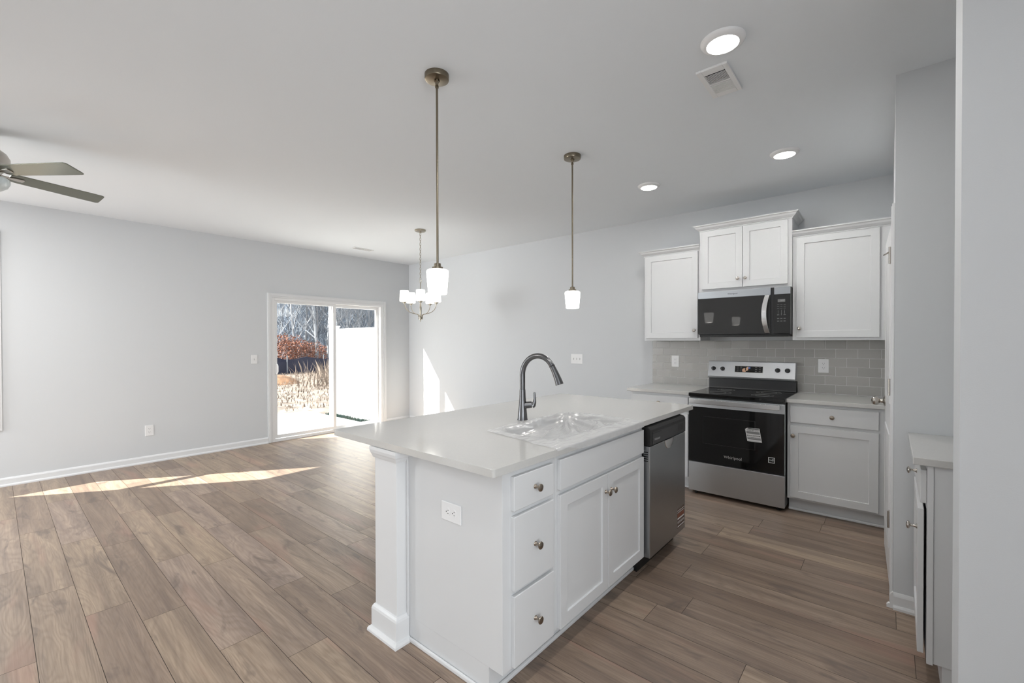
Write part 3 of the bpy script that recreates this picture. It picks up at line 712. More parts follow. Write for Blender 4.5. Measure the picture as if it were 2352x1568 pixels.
b.box(-1.113 - depth, -1.113, 1.581, 1.599, 0.113, ZC - CT); b.box(-1.113 - depth, -1.113, 2.470, 2.488, 0.113, ZC - CT)
b.box(-1.113 - depth, -1.113, 1.599, 2.470, 0.113, 0.131); b.box(-1.113 - depth, -1.113 - depth + 0.012, 1.599, 2.470, 0.131, ZC - CT)
b.box(-1.132, -1.113, 1.599, 1.63, 0.131, ZC - CT); b.box(-1.132, -1.113, 2.44, 2.470, 0.131, ZC - CT)
b.box(-1.132, -1.113, 1.63, 2.44, ZC - CT - 0.04, ZC - CT); b.box(-1.132, -1.113, 1.63, 2.44, 0.70, 0.745); b.box(-1.132, -1.113, 1.63, 2.44, 0.131, 0.15)
b.build('cabinet_box', CAB, c, bevel=0.001)
b = B(); b.box(-1.113 - depth + 0.01, -1.186, 1.581, 2.488, 0, 0.114); b.build('toe_kick', CAB, c)
b = B(); fbox(b, FI, 1.609, 2.474, 0, 0.019, 0.731, 0.866); b.build('false_drawer_front', CAB, c, bevel=0.0025)
door(FI, 1.609, 2.039, 0.118, 0.708, c, 2.012, 0.622); door(FI, 2.043, 2.474, 0.118, 0.708, c, 2.072, 0.622)
# dishwasher
DX = -1.066; FDW = face_isl(DX)
c = thing('dishwasher', 'dark stainless dishwasher with black control strip in the island', 'dishwasher', (-1.35, 2.79, 0))
dy0, dy1 = 2.495, 3.082
b = B(); b.box(-1.70, -1.118, dy0, dy1 + 0.01, 0.115, 0.882); b.box(-1.66, -1.165, dy0 + 0.01, dy1, 0.0, 0.115); b.build('dishwasher_tub', BLACKP, c)
b = B(); fbox(b, FDW, dy0, dy1, -0.045, 0, 0.106, 0.766); ddr = b.build('door_panel', STEELD, c, bevel=0.004)
b = B(); b.prism([(DX - 0.045, 0.769), (DX + 0.001, 0.769), (DX + 0.001, 0.862), (DX - 0.008, 0.875), (DX - 0.045, 0.884)], lambda a, d, y: (a, y, d), dy0, dy1)
cs = b.build('control_strip', BLACKP, c, bevel=0.002)
b = B(); fbox(b, FDW, dy0 + 0.035, dy1 - 0.03, 0.001, 0.003, 0.772, 0.846); cp = b.build('control_inset', DARKP, cs, bevel=0.001)
b = B(); fbox(b, FDW, dy0 + 0.04, dy0 + 0.16, 0.003, 0.0038, 0.836, 0.843); fbox(b, FDW, dy0 + 0.20, dy1 - 0.03, 0.003, 0.0036, 0.843, 0.8445)
for i in range(4): fbox(b, FDW, dy1 - 0.13 + i * 0.022, dy1 - 0.120 + i * 0.022, 0.003, 0.0036, 0.79, 0.835)
b.build('button_marks', BLACKP, cp)
text('brand_lettering', 'Whirlpool', 0.020, lambda a, v, n: FDW(dy0 + 0.10 + a, 0.0032 + n, 0.800 + v), PRINT, cp, 0.0002)
# pocket handle: half bowl under the strip
b = B(); bm = b.bm; ym, rr = (dy0 + dy1) / 2 - 0.0, 0.075; rings = []
for j in range(7):
    t = j / 6.0; r = rr * math.cos(t * PI / 2 * 0.98); dn = 0.010 * math.sin(t * PI / 2) ** 0.5 if j else 0.0
    rings.append([bm.verts.new(FDW(ym - r * math.cos(PI * i / 16), 0.0006 + dn * 0.5, 0.767 - 0.062 * (r / rr) * math.sin(PI * i / 16))) for i in range(17)])
for A, C in zip(rings, rings[1:]):
    for i in range(16): bm.faces.new((A[i], A[i + 1], C[i + 1], C[i]))
b.build('pocket_handle', STEELB, ddr, smooth=True)
b = B()
for i in range(5): b.box(DX - 0.040, DX - 0.012, dy0 - 0.0008, dy0, 0.728 - i * 0.013, 0.734 - i * 0.013)
b.build('side_vents', SLOT, ddr)
b = B(); b.box(-1.16, -1.15, dy0 + 0.005, dy1 + 0.005, 0.0, 0.105); b.build('kick_plate', BLACKP, c)
lab = thing('dishwasher_sticker', 'rust and brown striped notice low on the dishwasher door', 'sticker', (DX, 2.995, 0.19))
def FD2(u, v, n): return FDW(u, n, v)
u0, u1 = 2.935, 3.062
b = B(); b.prism([(u0, 0.143), (u1, 0.143), (u1, 0.272), (u0, 0.272)], FD2, 0.0002, 0.0008); b.build('paper', BROWNL, lab)
for v0, v1, m in ((0.212, 0.238, RUST), (0.256, 0.259, LABELW), (0.243, 0.246, LABELW), (0.200, 0.209, LABELW), (0.182, 0.185, LABELW), (0.174, 0.177, LABELW), (0.150, 0.156, LABELW)):
    b = B(); b.prism([(u0 + 0.003, v0), (u1 - 0.003, v0), (u1 - 0.003, v1), (u0 + 0.003, v1)], FD2, 0.0008, 0.0011); b.build('print_band', m, lab)
# island end panel, knee wall, post
tag(B().prism([(-1.72, 0), (-1.19, 0), (-1.19, 0.113), (-1.113, 0.113), (-1.113, ZC - CT - 0.0015), (-1.72, ZC - CT - 0.0015)], lambda a, d, y: (a, y, d), 3.094, 3.116).build('end_panel', CAB, org=(-1.4, 3.1, 0), bevel=0.001), 'white panel closing the far end of the island', 'panel')
kw = thing('island_half_wall', 'white half wall carrying the back of the island worktop', 'half wall', (-1.79, 2.2, 0))
B().box(-1.862, -1.722, 1.367, 3.116, 0, ZC - CT - 0.0015).build('half_wall', WALL, kw)
T = lambda i, n, z: (-1.862 - n, 1.41 if i == 0 else 3.10, z)
B().sweep(base_prof(), 2, T).build('skirting', TRIM, kw)
ps = thing('island_post', 'square white post with moulded foot under the island corner', 'post', (-1.79, 1.276, 0))
px0, px1, py0, py1 = -1.878, -1.705, 1.187, 1.365
B().box(px0, px1, py0, py1, 0, ZC - CT - 0.0015).build('post_shaft', TRIM, ps, bevel=0.0015)
def wrap(prof, name, par, z0, close=True):
    cs_ = [(px1, py1, 1, 0), (px1, py0, 1, -1), (px0, py0, -1, -1), (px0, py1, -1, 1)]
    fn = [lambda n, z: (px1 + n, py1, z0 + z), lambda n, z: (px1 + n, py0 - n, z0 + z), lambda n, z: (px0 - n, py0 - n, z0 + z), lambda n, z: (px0 - n, py1, z0 + z)]
    fn[0] = lambda n, z: (px1 + n, 1.2445, z0 + z)
    return B().sweep(prof, 4, lambda i, n, z: fn[i](n, z)).build(name, TRIM, par)
wrap([(0, 0), (0.030, 0), (0.029, 0.010), (0.024, 0.020), (0.014, 0.024), (0.014, 0.108), (0.011, 0.118), (0.005, 0.128), (0, 0.130)], 'post_foot', ps, 0)
wrap([(0, 0), (0.006, 0.002), (0.010, 0.012), (0.012, 0.018), (0.016, 0.026), (0.019, 0.040), (0.019, 0.0555), (0, 0.0555)], 'post_cap', ps, ZC - CT - 0.0575)

# island worktop with sink cut-out
def rrect(x0, x1, y0, y1, r, n=6):
    out = []
    for cx, cy, a0 in ((x1 - r, y1 - r, 0), (x0 + r, y1 - r, 90), (x0 + r, y0 + r, 180), (x1 - r, y0 + r, 270)):
        for i in range(n + 1): a = math.radians(a0 + 90.0 * i / n); out.append((cx + r * math.cos(a), cy + r * math.sin(a)))
    return out
SKX0, SKX1, SKY0, SKY1 = -1.595, -1.185, 1.700, 2.420
b = B(); bm = b.bm
def ringv(pts, z):
    v = [bm.verts.new((x, y, z)) for x, y in pts]; return v, [bm.edges.new((v[i], v[(i + 1) % len(v)])) for i in range(len(v))]
o1, i1 = rrect(IX0, IX1, IY0, IY1, 0.012), rrect(SKX0, SKX1, SKY0, SKY1, 0.06)
vo_t, eo_t = ringv(o1, ZC); vi_t, ei_t = ringv(i1, ZC)
bmesh.ops.triangle_fill(bm, use_beauty=True, use_dissolve=False, edges=eo_t + ei_t)
vo_b, eo_b = ringv(o1, ZC - CT); vi_b, ei_b = ringv(i1, ZC - CT)
bmesh.ops.triangle_fill(bm, use_beauty=True, use_dissolve=False, edges=eo_b + ei_b)
for A, C in ((vo_t, vo_b), (vi_t, vi_b)):
    for i in range(len(A)): bm.faces.new((A[i], A[(i + 1) % len(A)], C[(i + 1) % len(A)], C[i]))
tag(b.build('island_worktop', QUARTZ, org=(-1.67, 2.25, ZC - CT), bevel=0.0025), 'large pale quartz island worktop with sink cut-out', 'worktop')
# sink bowl
b = B(); bm = b.bm
levels = [(0.0, ZC - CT - 0.0005, 0.02), (0.0, ZC - CT - 0.0015, -0.004), (0.006, ZC - CT - 0.03, 0.0), (0.012, ZC - 0.20, 0.0), (0.03, ZC - 0.225, 0.0), (0.17, ZC - 0.232, 0.0)]
rings = []
for ins, z, out in levels:
    k = ins - out
    rings.append([bm.verts.new((x, y, z)) for x, y in rrect(SKX0 + k, SKX1 - k, SKY0 + k, SKY1 - k, max(0.02, 0.06 - k * 0.2))])
for A, C in zip(rings, rings[1:]):
    for i in range(len(A)): bm.faces.new((A[i], A[(i + 1) % len(A)], C[(i + 1) % len(A)], C[i]))
bm.faces.new(rings[-1])
sk = tag(b.build('kitchen_sink', SINKM, org=(-1.39, 2.06, ZC - 0.23), smooth=True), 'steel undermount sink bowl under the plastic sheet', 'sink')
B().lathe([(0.045, 0), (0.045, 0.003), (0.03, 0.003), (0.028, 0.001)], (-1.39, 2.06, ZC - 0.2315), (0, 0, 1), 24).build('drain', NICKEL, sk)

# faucet
fc = thing('faucet', 'dark metal gooseneck pull-down faucet on the island', 'faucet', (-1.661, 2.043, ZC))
fx, fy = -1.661, 2.043
B().lathe([(0.031, 0), (0.031, 0.004), (0.029, 0.008), (0.0262, 0.05), (0.0220, 0.10), (0.0190, 0.14), (0.0178, 0.178), (0.0175, 0.182)], (fx, fy, ZC), (0, 0, 1), 28).build('faucet_base', GUN, fc, smooth=True)
ux, uy = 0.985, 0.17
pth, rad = [], []
for i in range(5): pth.append((0, 0.183 + 0.085 * i / 4)); rad.append(0.0165)
R = 0.104
for i in range(1, 27):
    a = PI - math.radians(150) * i / 26; pth.append((R + R * math.cos(a), 0.268 + R * 1.10 * math.sin(a))); rad.append(0.0165 - 0.0008 * i / 26)
P3 = [(fx + ux * s, fy + uy * s, ZC + z) for s, z in pth]
B().tube(P3, rad, 20).build('spout', GUN, fc, smooth=True)
e0, e1 = Vector(P3[-2]), Vector(P3[-1]); dd = (e1 - e0).normalized()
tail, tr = [], []
for i in range(9):
    t = i / 8.0; dirv = (dd * (1 - t * 0.35) + Vector((0.25 * ux, 0.25 * uy, -1)) * (t * 0.35)).normalized()
    tail.append(tuple(e1 + dirv * (0.002 + 0.112 * t))); tr.append(0.0162 + 0.0075 * t ** 1.3)
B().tube(tail, tr, 20).build('spray_head', GUN, fc, smooth=True)
B().tube([tuple(e1 - dd * 0.001), tuple(e1 + dd * 0.003)], 0.0175, 20).build('joint_ring', BLACKP, fc)
hd = Vector((0.80, 0.60, 0))
hp = Vector((fx, fy, ZC + 0.088))
b = B(); b.tube([tuple(hp + hd * 0.012), tuple(hp + hd * 0.035 + Vector((0, 0, 0.002))), tuple(hp + hd * 0.056 + Vector((0, 0, 0.004)))], [0.021, 0.020, 0.019], 20)
hv = b.build('valve_body', GUN, fc, smooth=True)
b = B(); b.tube([tuple(hp + hd * s + Vector((0, 0, z))) for s, z in ((0.057, -0.004), (0.064, 0.002), (0.071, 0.018), (0.073, 0.038), (0.072, 0.060), (0.071, 0.076))], [0.018, 0.0165, 0.011, 0.0078, 0.0065, 0.0055], 14)
b.build('lever', GUN, fc, smooth=True)

# plastic film over the sink, taped to the worktop and over its edge
def film():
    bm = bmesh.new(); NX, NY_ = 70, 110
    x0, x1, y0, y1 = -1.645, IX1 + 0.003, 1.60, 2.50
    from mathutils import noise as mn
    grid = []
    apex = Vector((-1.52, 2.30))
    for j in range(NY_ + 1):
        row = []
        for i in range(NX + 1):
            x = x0 + (x1 - x0) * i / NX; y = y0 + (y1 - y0) * j / NY_
            inx = min(x - SKX0, SKX1 - x); iny = min(y - SKY0, SKY1 - y); d = min(inx, iny)
            z = ZC + 0.0012
            p = Vector((x, y)) - apex; ang = math.atan2(p.y, p.x); rad_ = p.length
            wob = 0.9 * mn.noise(Vector((x * 4, y * 4, 3)))
            fold = (1 - abs(math.sin(ang * 4.5 + 1.2 + wob))) ** 2.2
            f2 = (1 - abs(math.sin(ang * 10.0 + 0.5 + 2 * wob))) ** 3
            far = min(1, rad_ / 0.22)
            if d > 0:
                sag = min(1, d / 0.05)
                z += sag * (0.040 * fold * far + 0.014 * f2 * far) - 0.045 * (min(1, d / 0.09)) ** 1.1 * (0.35 + 0.65 * min(1, rad_ / 0.45))
                z += 0.030 * math.exp(-(rad_ / 0.09) ** 2)
            else:
                z += 0.004 * abs(mn.noise(Vector((x * 22, y * 9, 0)))) + (0.006 * f2 + 0.004 * fold) * math.exp(d / 0.05)
            # ragged outline drawn inwards
            xx = x + 0.018 * mn.noise(Vector((x * 4, y * 3, 7))) * (1 if i < NX else 0)
            if i < 6: xx += 0.05 * (abs(y - 2.1) / 0.5) ** 1.5 * (1 - i / 6)
            yy = y
            if j < 10: yy += (0.10 * (1 - i / NX) - 0.03) * (1 - j / 10) + 0.02 * mn.noise(Vector((x * 12, 0, 1))) * (1 - j / 10)
            if j > NY_ - 10: yy += -(0.08 * abs(i / NX - 0.4)) * (j - NY_ + 10) / 10
            row.append(bm.verts.new((xx, yy, z)))
        # drape over the worktop edge
        yv = y0 + (y1 - y0) * j / NY_
        dz = 0.026 * min(1, max(0, (j - 8) / 12)) + 0.004 * mn.noise(Vector((0, yv * 20, 2)))
        row.append(bm.verts.new((IX1 + 0.0045, row[-1].co.y, ZC - 0.004)))
        row.append(bm.verts.new((IX1 + 0.005 + 0.002 * mn.noise(Vector((3, yv * 25, 2))), row[-1].co.y, ZC - 0.005 - max(0.001, dz))))
        grid.append(row)
    for A, C in zip(grid, grid[1:]):
        for i in range(len(A) - 1): bm.faces.new((A[i], A[i + 1], C[i + 1], C[i]))
    me = bpy.data.meshes.new('plastic_sheet'); bm.normal_update(); bm.to_mesh(me); bm.free(); me.materials.append(FILM)
    for p in me.polygons: p.use_smooth = True
    o = bpy.data.objects.new('plastic_sheet', me); COL.objects.link(o)
    return tag(o, 'clear wrinkled plastic sheet stretched over the island sink', 'plastic sheet')
film()

# ================================================================== RIGHT HAND CABINET
XRF = 0.116; FRC = face_right(XRF)
c = thing('base_cabinet', 'white base cabinet seen end on at the right, door slightly ajar', 'cabinet', (0.4, 2.7, 0), group='base cabinets')
b = B(); b.box(XRF, 0.775, 2.405, 2.423, 0.105, ZC - CT); b.box(XRF, 0.775, 3.0, 3.018, 0.105, ZC - CT); b.box(XRF, 0.775, 2.423, 3.0, 0.105, 0.123); b.box(0.765, 0.775, 2.423, 3.0, 0.123, ZC - CT)
b.box(XRF + 0.001, 0.775, 2.423, 3.0, 0.70, 0.712)
b.build('cabinet_box', CAB, c, bevel=0.001)
b = B(); b.box(XRF - 0.0, XRF + 0.019, 2.4, 2.445, 0.100, ZC - CT); b.box(XRF, XRF + 0.019, 2.975, 3.018, 0.100, ZC - CT); b.box(XRF, XRF + 0.019, 2.445, 2.975, 0.86, ZC - CT)
b.box(XRF, XRF + 0.019, 2.445, 2.975, 0.705, 0.735); b.box(XRF, XRF + 0.019, 2.445, 2.975, 0.100, 0.135); b.build('face_frame', CAB, c, bevel=0.001)
b = B(); b.box(XRF + 0.03, XRF + 0.5, 2.446, 2.97, 0.14, 0.70); b.build('shade_block', CABSHADE, c)  # near-black block stands in for the shade behind the ajar door
drawer(FRC, 2.43, 2.99, 0.730, 0.864, c, km=NICKEL)
a_ = math.atan2(0.007, 0.55)
def FRD(u, n, z): # hinged at the far edge
    k = 2.99 - u; return (XRF - 0.0005 - n * math.cos(a_) - k * math.sin(a_), 2.99 - k * math.cos(a_) - 0, z)
d = shaker(FRD, 2.43, 2.99, 0.122, 0.706).build('door', CAB, c, bevel=0.0015)
B().lathe(KNOB, FRD(2.462, 0.019, 0.622), (-1, 0, 0), 20).build('knob', NICKEL, d, smooth=True)
b = B(); b.box(XRF + 0.045, 0.77, 2.41, 3.015, 0, 0.105); b.build('toe_kick', CAB, c)
tag(B().box(0.073, 0.777, 2.389, 3.022, ZC - CT, ZC).build('worktop', QUARTZ, org=(0.42, 2.7, ZC - CT), bevel=0.003), 'pale quartz worktop on the end-on cabinet at the right', 'worktop')

# ================================================================== SWITCHES AND SOCKETS
def plate(T, w, h, parent):
    b = B(); b.prism([(-w / 2, -h / 2), (w / 2, -h / 2), (w / 2, h / 2), (-w / 2, h / 2)], T, 0, 0.005); return b.build('cover_plate', PLASTIC, parent, bevel=0.002)
def outlet(T, loc, label, vertical=True):
    o = thing('wall_outlet', label, 'outlet', loc, group='duplex outlets')
    R_ = (lambda a, v, n: T(a, v, n)) if vertical else (lambda a, v, n: T(v, -a, n))
    plate(R_, 0.079, 0.122, o)
    for s in (-1, 1):
        b = B(); b.prism([(0.017 * math.cos(t) * 1.0, s * 0.0195 + max(-0.0135, min(0.0135, 0.017 * math.sin(t)))) for t in [2 * PI * i / 24 for i in range(24)]], R_, 0.005, 0.0065)
        r = b.build('receptacle', PLASTIC, o)
        b = B()
        for u, hh in ((-0.0065, 0.004), (0.0065, 0.0033)): b.prism([(u - 0.001, s * 0.0195 + 0.003 - hh), (u + 0.001, s * 0.0195 + 0.003 - hh), (u + 0.001, s * 0.0195 + 0.003 + hh), (u - 0.001, s * 0.0195 + 0.003 + hh)], R_, 0.0065, 0.0068)
        b.prism([(0.0024 * math.cos(2 * PI * i / 10), s * 0.0195 - 0.0075 + 0.0024 * math.sin(2 * PI * i / 10)) for i in range(10)], R_, 0.0065, 0.0068)
        b.build('socket_slots', SLOT, r)
    return o
def switch(T, n_, loc, label):
    o = thing('light_switch', label, 'switch', loc)
    plate(T, 0.077 + 0.046 * (n_ - 1), 0.122, o)
    for k in range(n_):
        u = (k - (n_ - 1) / 2) * 0.046; sg = 1 if k % 2 == 0 else -1
        b = B(); b.prism([(u - 0.005, -0.012), (u + 0.005, -0.012), (u + 0.005, 0.012), (u - 0.005, 0.012)], T, 0.005, 0.0056); b.build('toggle_slot', PRINT, o)
        b = B(); bm = b.bm
        q = [T(u - 0.0035, -0.005, 0.0056), T(u + 0.0035, -0.005, 0.0056), T(u + 0.0035, 0.005, 0.0056), T(u - 0.0035, 0.005, 0.0056)]
        q2 = [T(u - 0.0035, sg * 0.006 - 0.003, 0.016), T(u + 0.0035, sg * 0.006 - 0.003, 0.016), T(u + 0.0035, sg * 0.006 + 0.003, 0.016), T(u - 0.0035, sg * 0.006 + 0.003, 0.016)]
        A, C = [bm.verts.new(p) for p in q], [bm.verts.new(p) for p in q2]
        for i in range(4): bm.faces.new((A[i], A[(i + 1) % 4], C[(i + 1) % 4], C[i]))
        bm.faces.new(A); bm.faces.new(C); b.build('toggle', PLASTIC, o)
    return o
def on_left(y, z): return lambda a, v, n: (XL + n, y + a, z + v)
def on_back(x, z, yy=YB): return lambda a, v, n: (x + a, yy - n, z + v)
outlet(on_left(1.165, 0.372), (XL, 1.165, 0.372), 'white outlet low on the long left wall')
switch(on_left(2.278, 1.157), 1, (XL, 2.278, 1.157), 'single white light switch beside the sliding door')
switch(on_back(-3.013, 1.167), 3, (-3.013, YB, 1.167), 'white triple light switch on the dining wall')
outlet(on_back(-1.762, 1.172, YB - 0.012), (-1.762, YB - 0.012, 1.172), 'white outlet on the tiles left of the range')
outlet(on_back(-0.446, 1.165, YB - 0.012), (-0.446, YB - 0.012, 1.165), 'white outlet on the tiles right of the range')
outlet(lambda a, v, n: (-1.398 + a, NY - n, 0.667 + v), (-1.398, NY, 0.667), 'white outlet mounted sideways on the island end', vertical=False)

# ================================================================== CEILING ITEMS
def can(x, y, label, power=4.6):
    o = thing('recessed_light', label, 'ceiling light', (x, y, H), group='recessed ceiling lights')
    B().lathe([(0.094, 0), (0.094, -0.003), (0.090, -0.010), (0.078, -0.018), (0.068, -0.020), (0.0665, -0.017)], (x, y, H), (0, 0, 1), 48, cap=False).build('trim_ring', PLASTIC, o, smooth=True)
    B().lathe([(0.067, -0.0165), (0.066, -0.019), (0.0005, -0.0205)], (x, y, H), (0, 0, 1), 48, cap=False).build('lens', LENS, o, smooth=True)
    ld = bpy.data.lights.new('lamp', 'AREA'); ld.shape = 'DISK'; ld.size = 0.13; ld.energy = power; ld.color = (1, 0.985, 0.96)
    l = bpy.data.objects.new('lamp', ld); COL.objects.link(l); l.parent = o; l.location = (0, 0, -0.024)
    return o
can(-0.583, 2.165, 'lit round recessed light nearest the camera, beside the exhaust grille')
can(-0.585, 3.735, 'lit round recessed light in front of the right wall cabinet')
can(-1.612, 3.745, 'lit round recessed light in front of the left wall cabinet')
can(-0.583, 0.62, 'added lit round recessed light above the camera, out of frame', 6)  # this and the following cans are unseen, added to brighten the room
can(-2.6, -0.7, 'added lit round recessed light in the living room near the camera, out of frame', 8)
can(-5.2, -0.5, 'added lit round recessed light near the left wall, out of frame', 16)
can(-4.4, -1.6, 'added lit round recessed light at the back of the living room, out of frame', 14)

# exhaust grille
vx0, vx1, vy0, vy1 = -0.755, -0.608, 2.327, 2.624
vt = thing('exhaust_grille', 'white rectangular ceiling grille with dark slots beside the near light', 'vent', ((vx0 + vx1) / 2, (vy0 + vy1) / 2, H))
b = B()
zt, zb_ = H, H - 0.012
ix0, ix1, iy0, iy1 = vx0 + 0.026, vx1 - 0.022, vy0 + 0.050, vy1 - 0.040
b.box(vx0, ix0, vy0, vy1, zb_, zt); b.box(ix1, vx1, vy0, vy1, zb_, zt); b.box(ix0, ix1, vy0, iy0, zb_, zt); b.box(ix0, ix1, iy1, vy1, zb_, zt)
ym = iy0 + (iy1 - iy0) * 0.50
b.box(ix0, ix1, ym - 0.005, ym + 0.005, zb_, zt)
b.build('grille_frame', PLASTIC, vt, bevel=0.002)
B().box(ix0, ix1, iy0, ym - 0.005, zt - 0.001, zt).build('duct_shade', SLOT, vt)  # black plate paints the shade of the duct behind the slats
B().box(ix0, ix1, ym + 0.005, iy1, zt - 0.004, zt).build('closed_half', PLASTIC, vt)
for k in range(10):
    y = iy0 + (ym - 0.005 - iy0) * (k + 0.9) / 10.4
    B().box(ix0, ix1, y, y + 0.0028, zb_, zb_ + 0.0015).build('slat', PLASTIC, vt)
for k in range(10):
    y = ym + 0.005 + (iy1 - ym - 0.005) * (k + 0.7) / 10.4
    B().box(ix0, ix1, y, y + 0.0060, zb_, zb_ + 0.004).build('slat', PLASTIC, vt)
# supply register over the dining area
rg = thing('supply_register', 'small white slotted ceiling register near the dining corner', 'vent', (-5.88, 3.525, H))
b = B(); b.box(-5.935, -5.83, 3.365, 3.685, H - 0.008, H); b.build('register_frame', PLASTIC, rg, bevel=0.002)
B().box(-5.915, -5.85, 3.39, 3.53, H - 0.0088, H - 0.008).build('register_backing', SLOT, rg)  # black backing puts the shade between the louvres into colour
B().box(-5.915, -5.85, 3.54, 3.66, H - 0.0088, H - 0.008).build('register_backing', LABELW, rg)
for k in range(4): B().box(-5.912 + k * 0.017, -5.906 + k * 0.017, 3.39, 3.66, H - 0.012, H - 0.0088).build('louvre', PLASTIC, rg)

# pendants
def pendant(x, y, label):
    o = thing('pendant_light', label, 'pendant light', (x, y, H), group='pendants over the island')
    B().lathe([(0.062, 0), (0.062, -0.020), (0.060, -0.026), (0.052, -0.028), (0.010, -0.030)], (x, y, H), (0, 0, 1), 36).build('canopy', BRONZE, o, smooth=True)
    B().lathe([(0.015, -0.030), (0.015, -0.036), (0.009, -0.040), (0.007, -0.052), (0.009, -0.056), (0.009, -0.066), (0.0062, -0.068)], (x, y, H), (0, 0, 1), 20).build('swivel', BRONZE, o, smooth=True)
    B().cyl(0.0058, (x, y, 1.785), (x, y, H - 0.066), 14).build('rod', BRONZE, o, smooth=True)
    B().lathe([(0.006, 1.790), (0.017, 1.786), (0.018, 1.770), (0.028, 1.768), (0.029, 1.757), (0.020, 1.754)], (x, y, 0), (0, 0, 1), 28).build('fitter', BRONZE, o, smooth=True)
    B().lathe([(0.020, 1.7565), (0.047, 1.755), (0.055, 1.750), (0.0572, 1.742), (0.0565, 1.73), (0.0478, 1.632), (0.0445, 1.629), (0.0440, 1.632), (0.052, 1.73), (0.050, 1.748), (0.020, 1.752)], (x, y, 0), (0, 0, 1), 40, cap=False).build('glass_shade', SHADE, o, smooth=True)
    ld = bpy.data.lights.new('lamp', 'POINT'); ld.energy = 2.5; ld.shadow_soft_size = 0.03; ld.color = (1, 0.96, 0.9)
    l = bpy.data.objects.new('lamp', ld); COL.objects.link(l); l.parent = o; l.location = (0, 0, 1.66 - H)
    return o
pendant(-1.770, 1.487, 'brass rod pendant with white glass shade nearest the camera')
pendant(-1.779, 2.774, 'brass rod pendant with white glass shade further along the island')

# chandelier
cx, cy = -4.358, 3.392
ch = thing('chandelier', 'five arm brass chandelier with white glass shades in the dining area', 'chandelier', (cx, cy, H))
B().lathe([(0.066, 0), (0.066, -0.014), (0.060, -0.020), (0.014, -0.022), (0.014, -0.036), (0.006, -0.038)], (cx, cy, H), (0, 0, 1), 32).build('canopy', CHAMP, ch, smooth=True)
z = H - 0.036; k = 0
b = B()
while z > 2.145:
    a = PI / 2 * (k % 2) + 0.6
    pts = [(cx + 0.0085 * math.cos(t) * math.cos(a), cy + 0.0085 * math.cos(t) * math.sin(a), z - 0.017 + 0.019 * math.sin(t)) for t in [2 * PI * i / 14 for i in range(14)]]
    b.tube(pts, 0.0022, 6, closed=True); z -= 0.030; k += 1
b.build('chain', CHAMP, ch, smooth=True)
B().tube([(cx + 0.014 * math.cos(t) * 0.8, cy + 0.014 * math.cos(t) * 0.6, 2.125 + 0.016 * math.sin(t)) for t in [2 * PI * i / 18 for i in range(18)]], 0.003, 8, closed=True).build('loop', CHAMP, ch, smooth=True)
B().lathe([(0.004, 2.110), (0.005, 2.105), (0.005, 1.86), (0.009, 1.85), (0.013, 1.80), (0.012, 1.75), (0.010, 1.70)], (cx, cy, 0), (0, 0, 1), 16).build('stem', CHAMP, ch, smooth=True)
B().lathe([(0.001, 1.630), (0.005, 1.634), (0.004, 1.650), (0.010, 1.655), (0.024, 1.660), (0.025, 1.672), (0.020, 1.676), (0.030, 1.680), (0.030, 1.690), (0.012, 1.700)], (cx, cy, 0), (0, 0, 1), 24).build('hub', CHAMP, ch, smooth=True)
tc_ = math.atan2(-cy, -cx)
for i in range(5):
    a = tc_ + 2 * PI * i / 5; dx, dy = math.cos(a), math.sin(a)
    pr = [(0.020, 1.682), (0.024, 1.700), (0.034, 1.718), (0.055, 1.726), (0.095, 1.732), (0.135, 1.746), (0.168, 1.772), (0.190, 1.808), (0.198, 1.845)]
    ar = B().tube([(cx + dx * r, cy + dy * r, z_) for r, z_ in pr], 0.0042, 10).build('arm', CHAMP, ch, smooth=True)
    X, Y = cx + dx * 0.199, cy + dy * 0.199
    B().lathe([(0.004, 1.842), (0.012, 1.846), (0.013, 1.854), (0.026, 1.858), (0.027, 1.866), (0.018, 1.870)], (X, Y, 0), (0, 0, 1), 20).build('shade_cup', CHAMP, ar, smooth=True)
    B().lathe([(0.018, 1.868), (0.050, 1.869), (0.055, 1.874), (0.056, 1.882), (0.0515, 1.990), (0.049, 2.000), (0.046, 1.998), (0.051, 1.885), (0.046, 1.874), (0.018, 1.872)], (X, Y, 0), (0, 0, 1), 28, cap=False).build('glass_shade', SHADE, ar, smooth=True)

# ceiling fan, hub just outside the left edge
fx_, fy_, fz = -4.413, -0.033, 2.48
fn = thing('ceiling_fan', 'brushed metal ceiling fan with light bowl, cut by the left edge', 'ceiling fan', (fx_, fy_, H))
B().lathe([(0.075, 0), (0.073, -0.03), (0.05, -0.06), (0.02, -0.065), (0.02, -0.10), (0.04, -0.105)], (fx_, fy_, H), (0, 0, 1), 40).build('canopy', NICKEL, fn, smooth=True)
B().lathe([(0.04, 0.165), (0.075, 0.155), (0.105, 0.130), (0.120, 0.100), (0.121, 0.055), (0.112, 0.030), (0.09, 0.015), (0.075, -0.005), (0.05, -0.010)], (fx_, fy_, fz), (0, 0, 1), 48).build('motor_housing', NICKEL, fn, smooth=True)
B().lathe([(0.112, -0.030), (0.119, -0.038), (0.119, -0.058), (0.108, -0.084), (0.08, -0.106), (0.04, -0.118), (0.001, -0.121)], (fx_, fy_, fz), (0, 0, 1), 48).build('light_bowl', BOWL, fn, smooth=True)
B().lathe([(0.06, -0.008), (0.08, -0.014), (0.10, -0.022), (0.112, -0.026), (0.114, -0.032), (0.05, -0.032)], (fx_, fy_, fz), (0, 0, 1), 40).build('bowl_holder', NICKEL, fn, smooth=True)
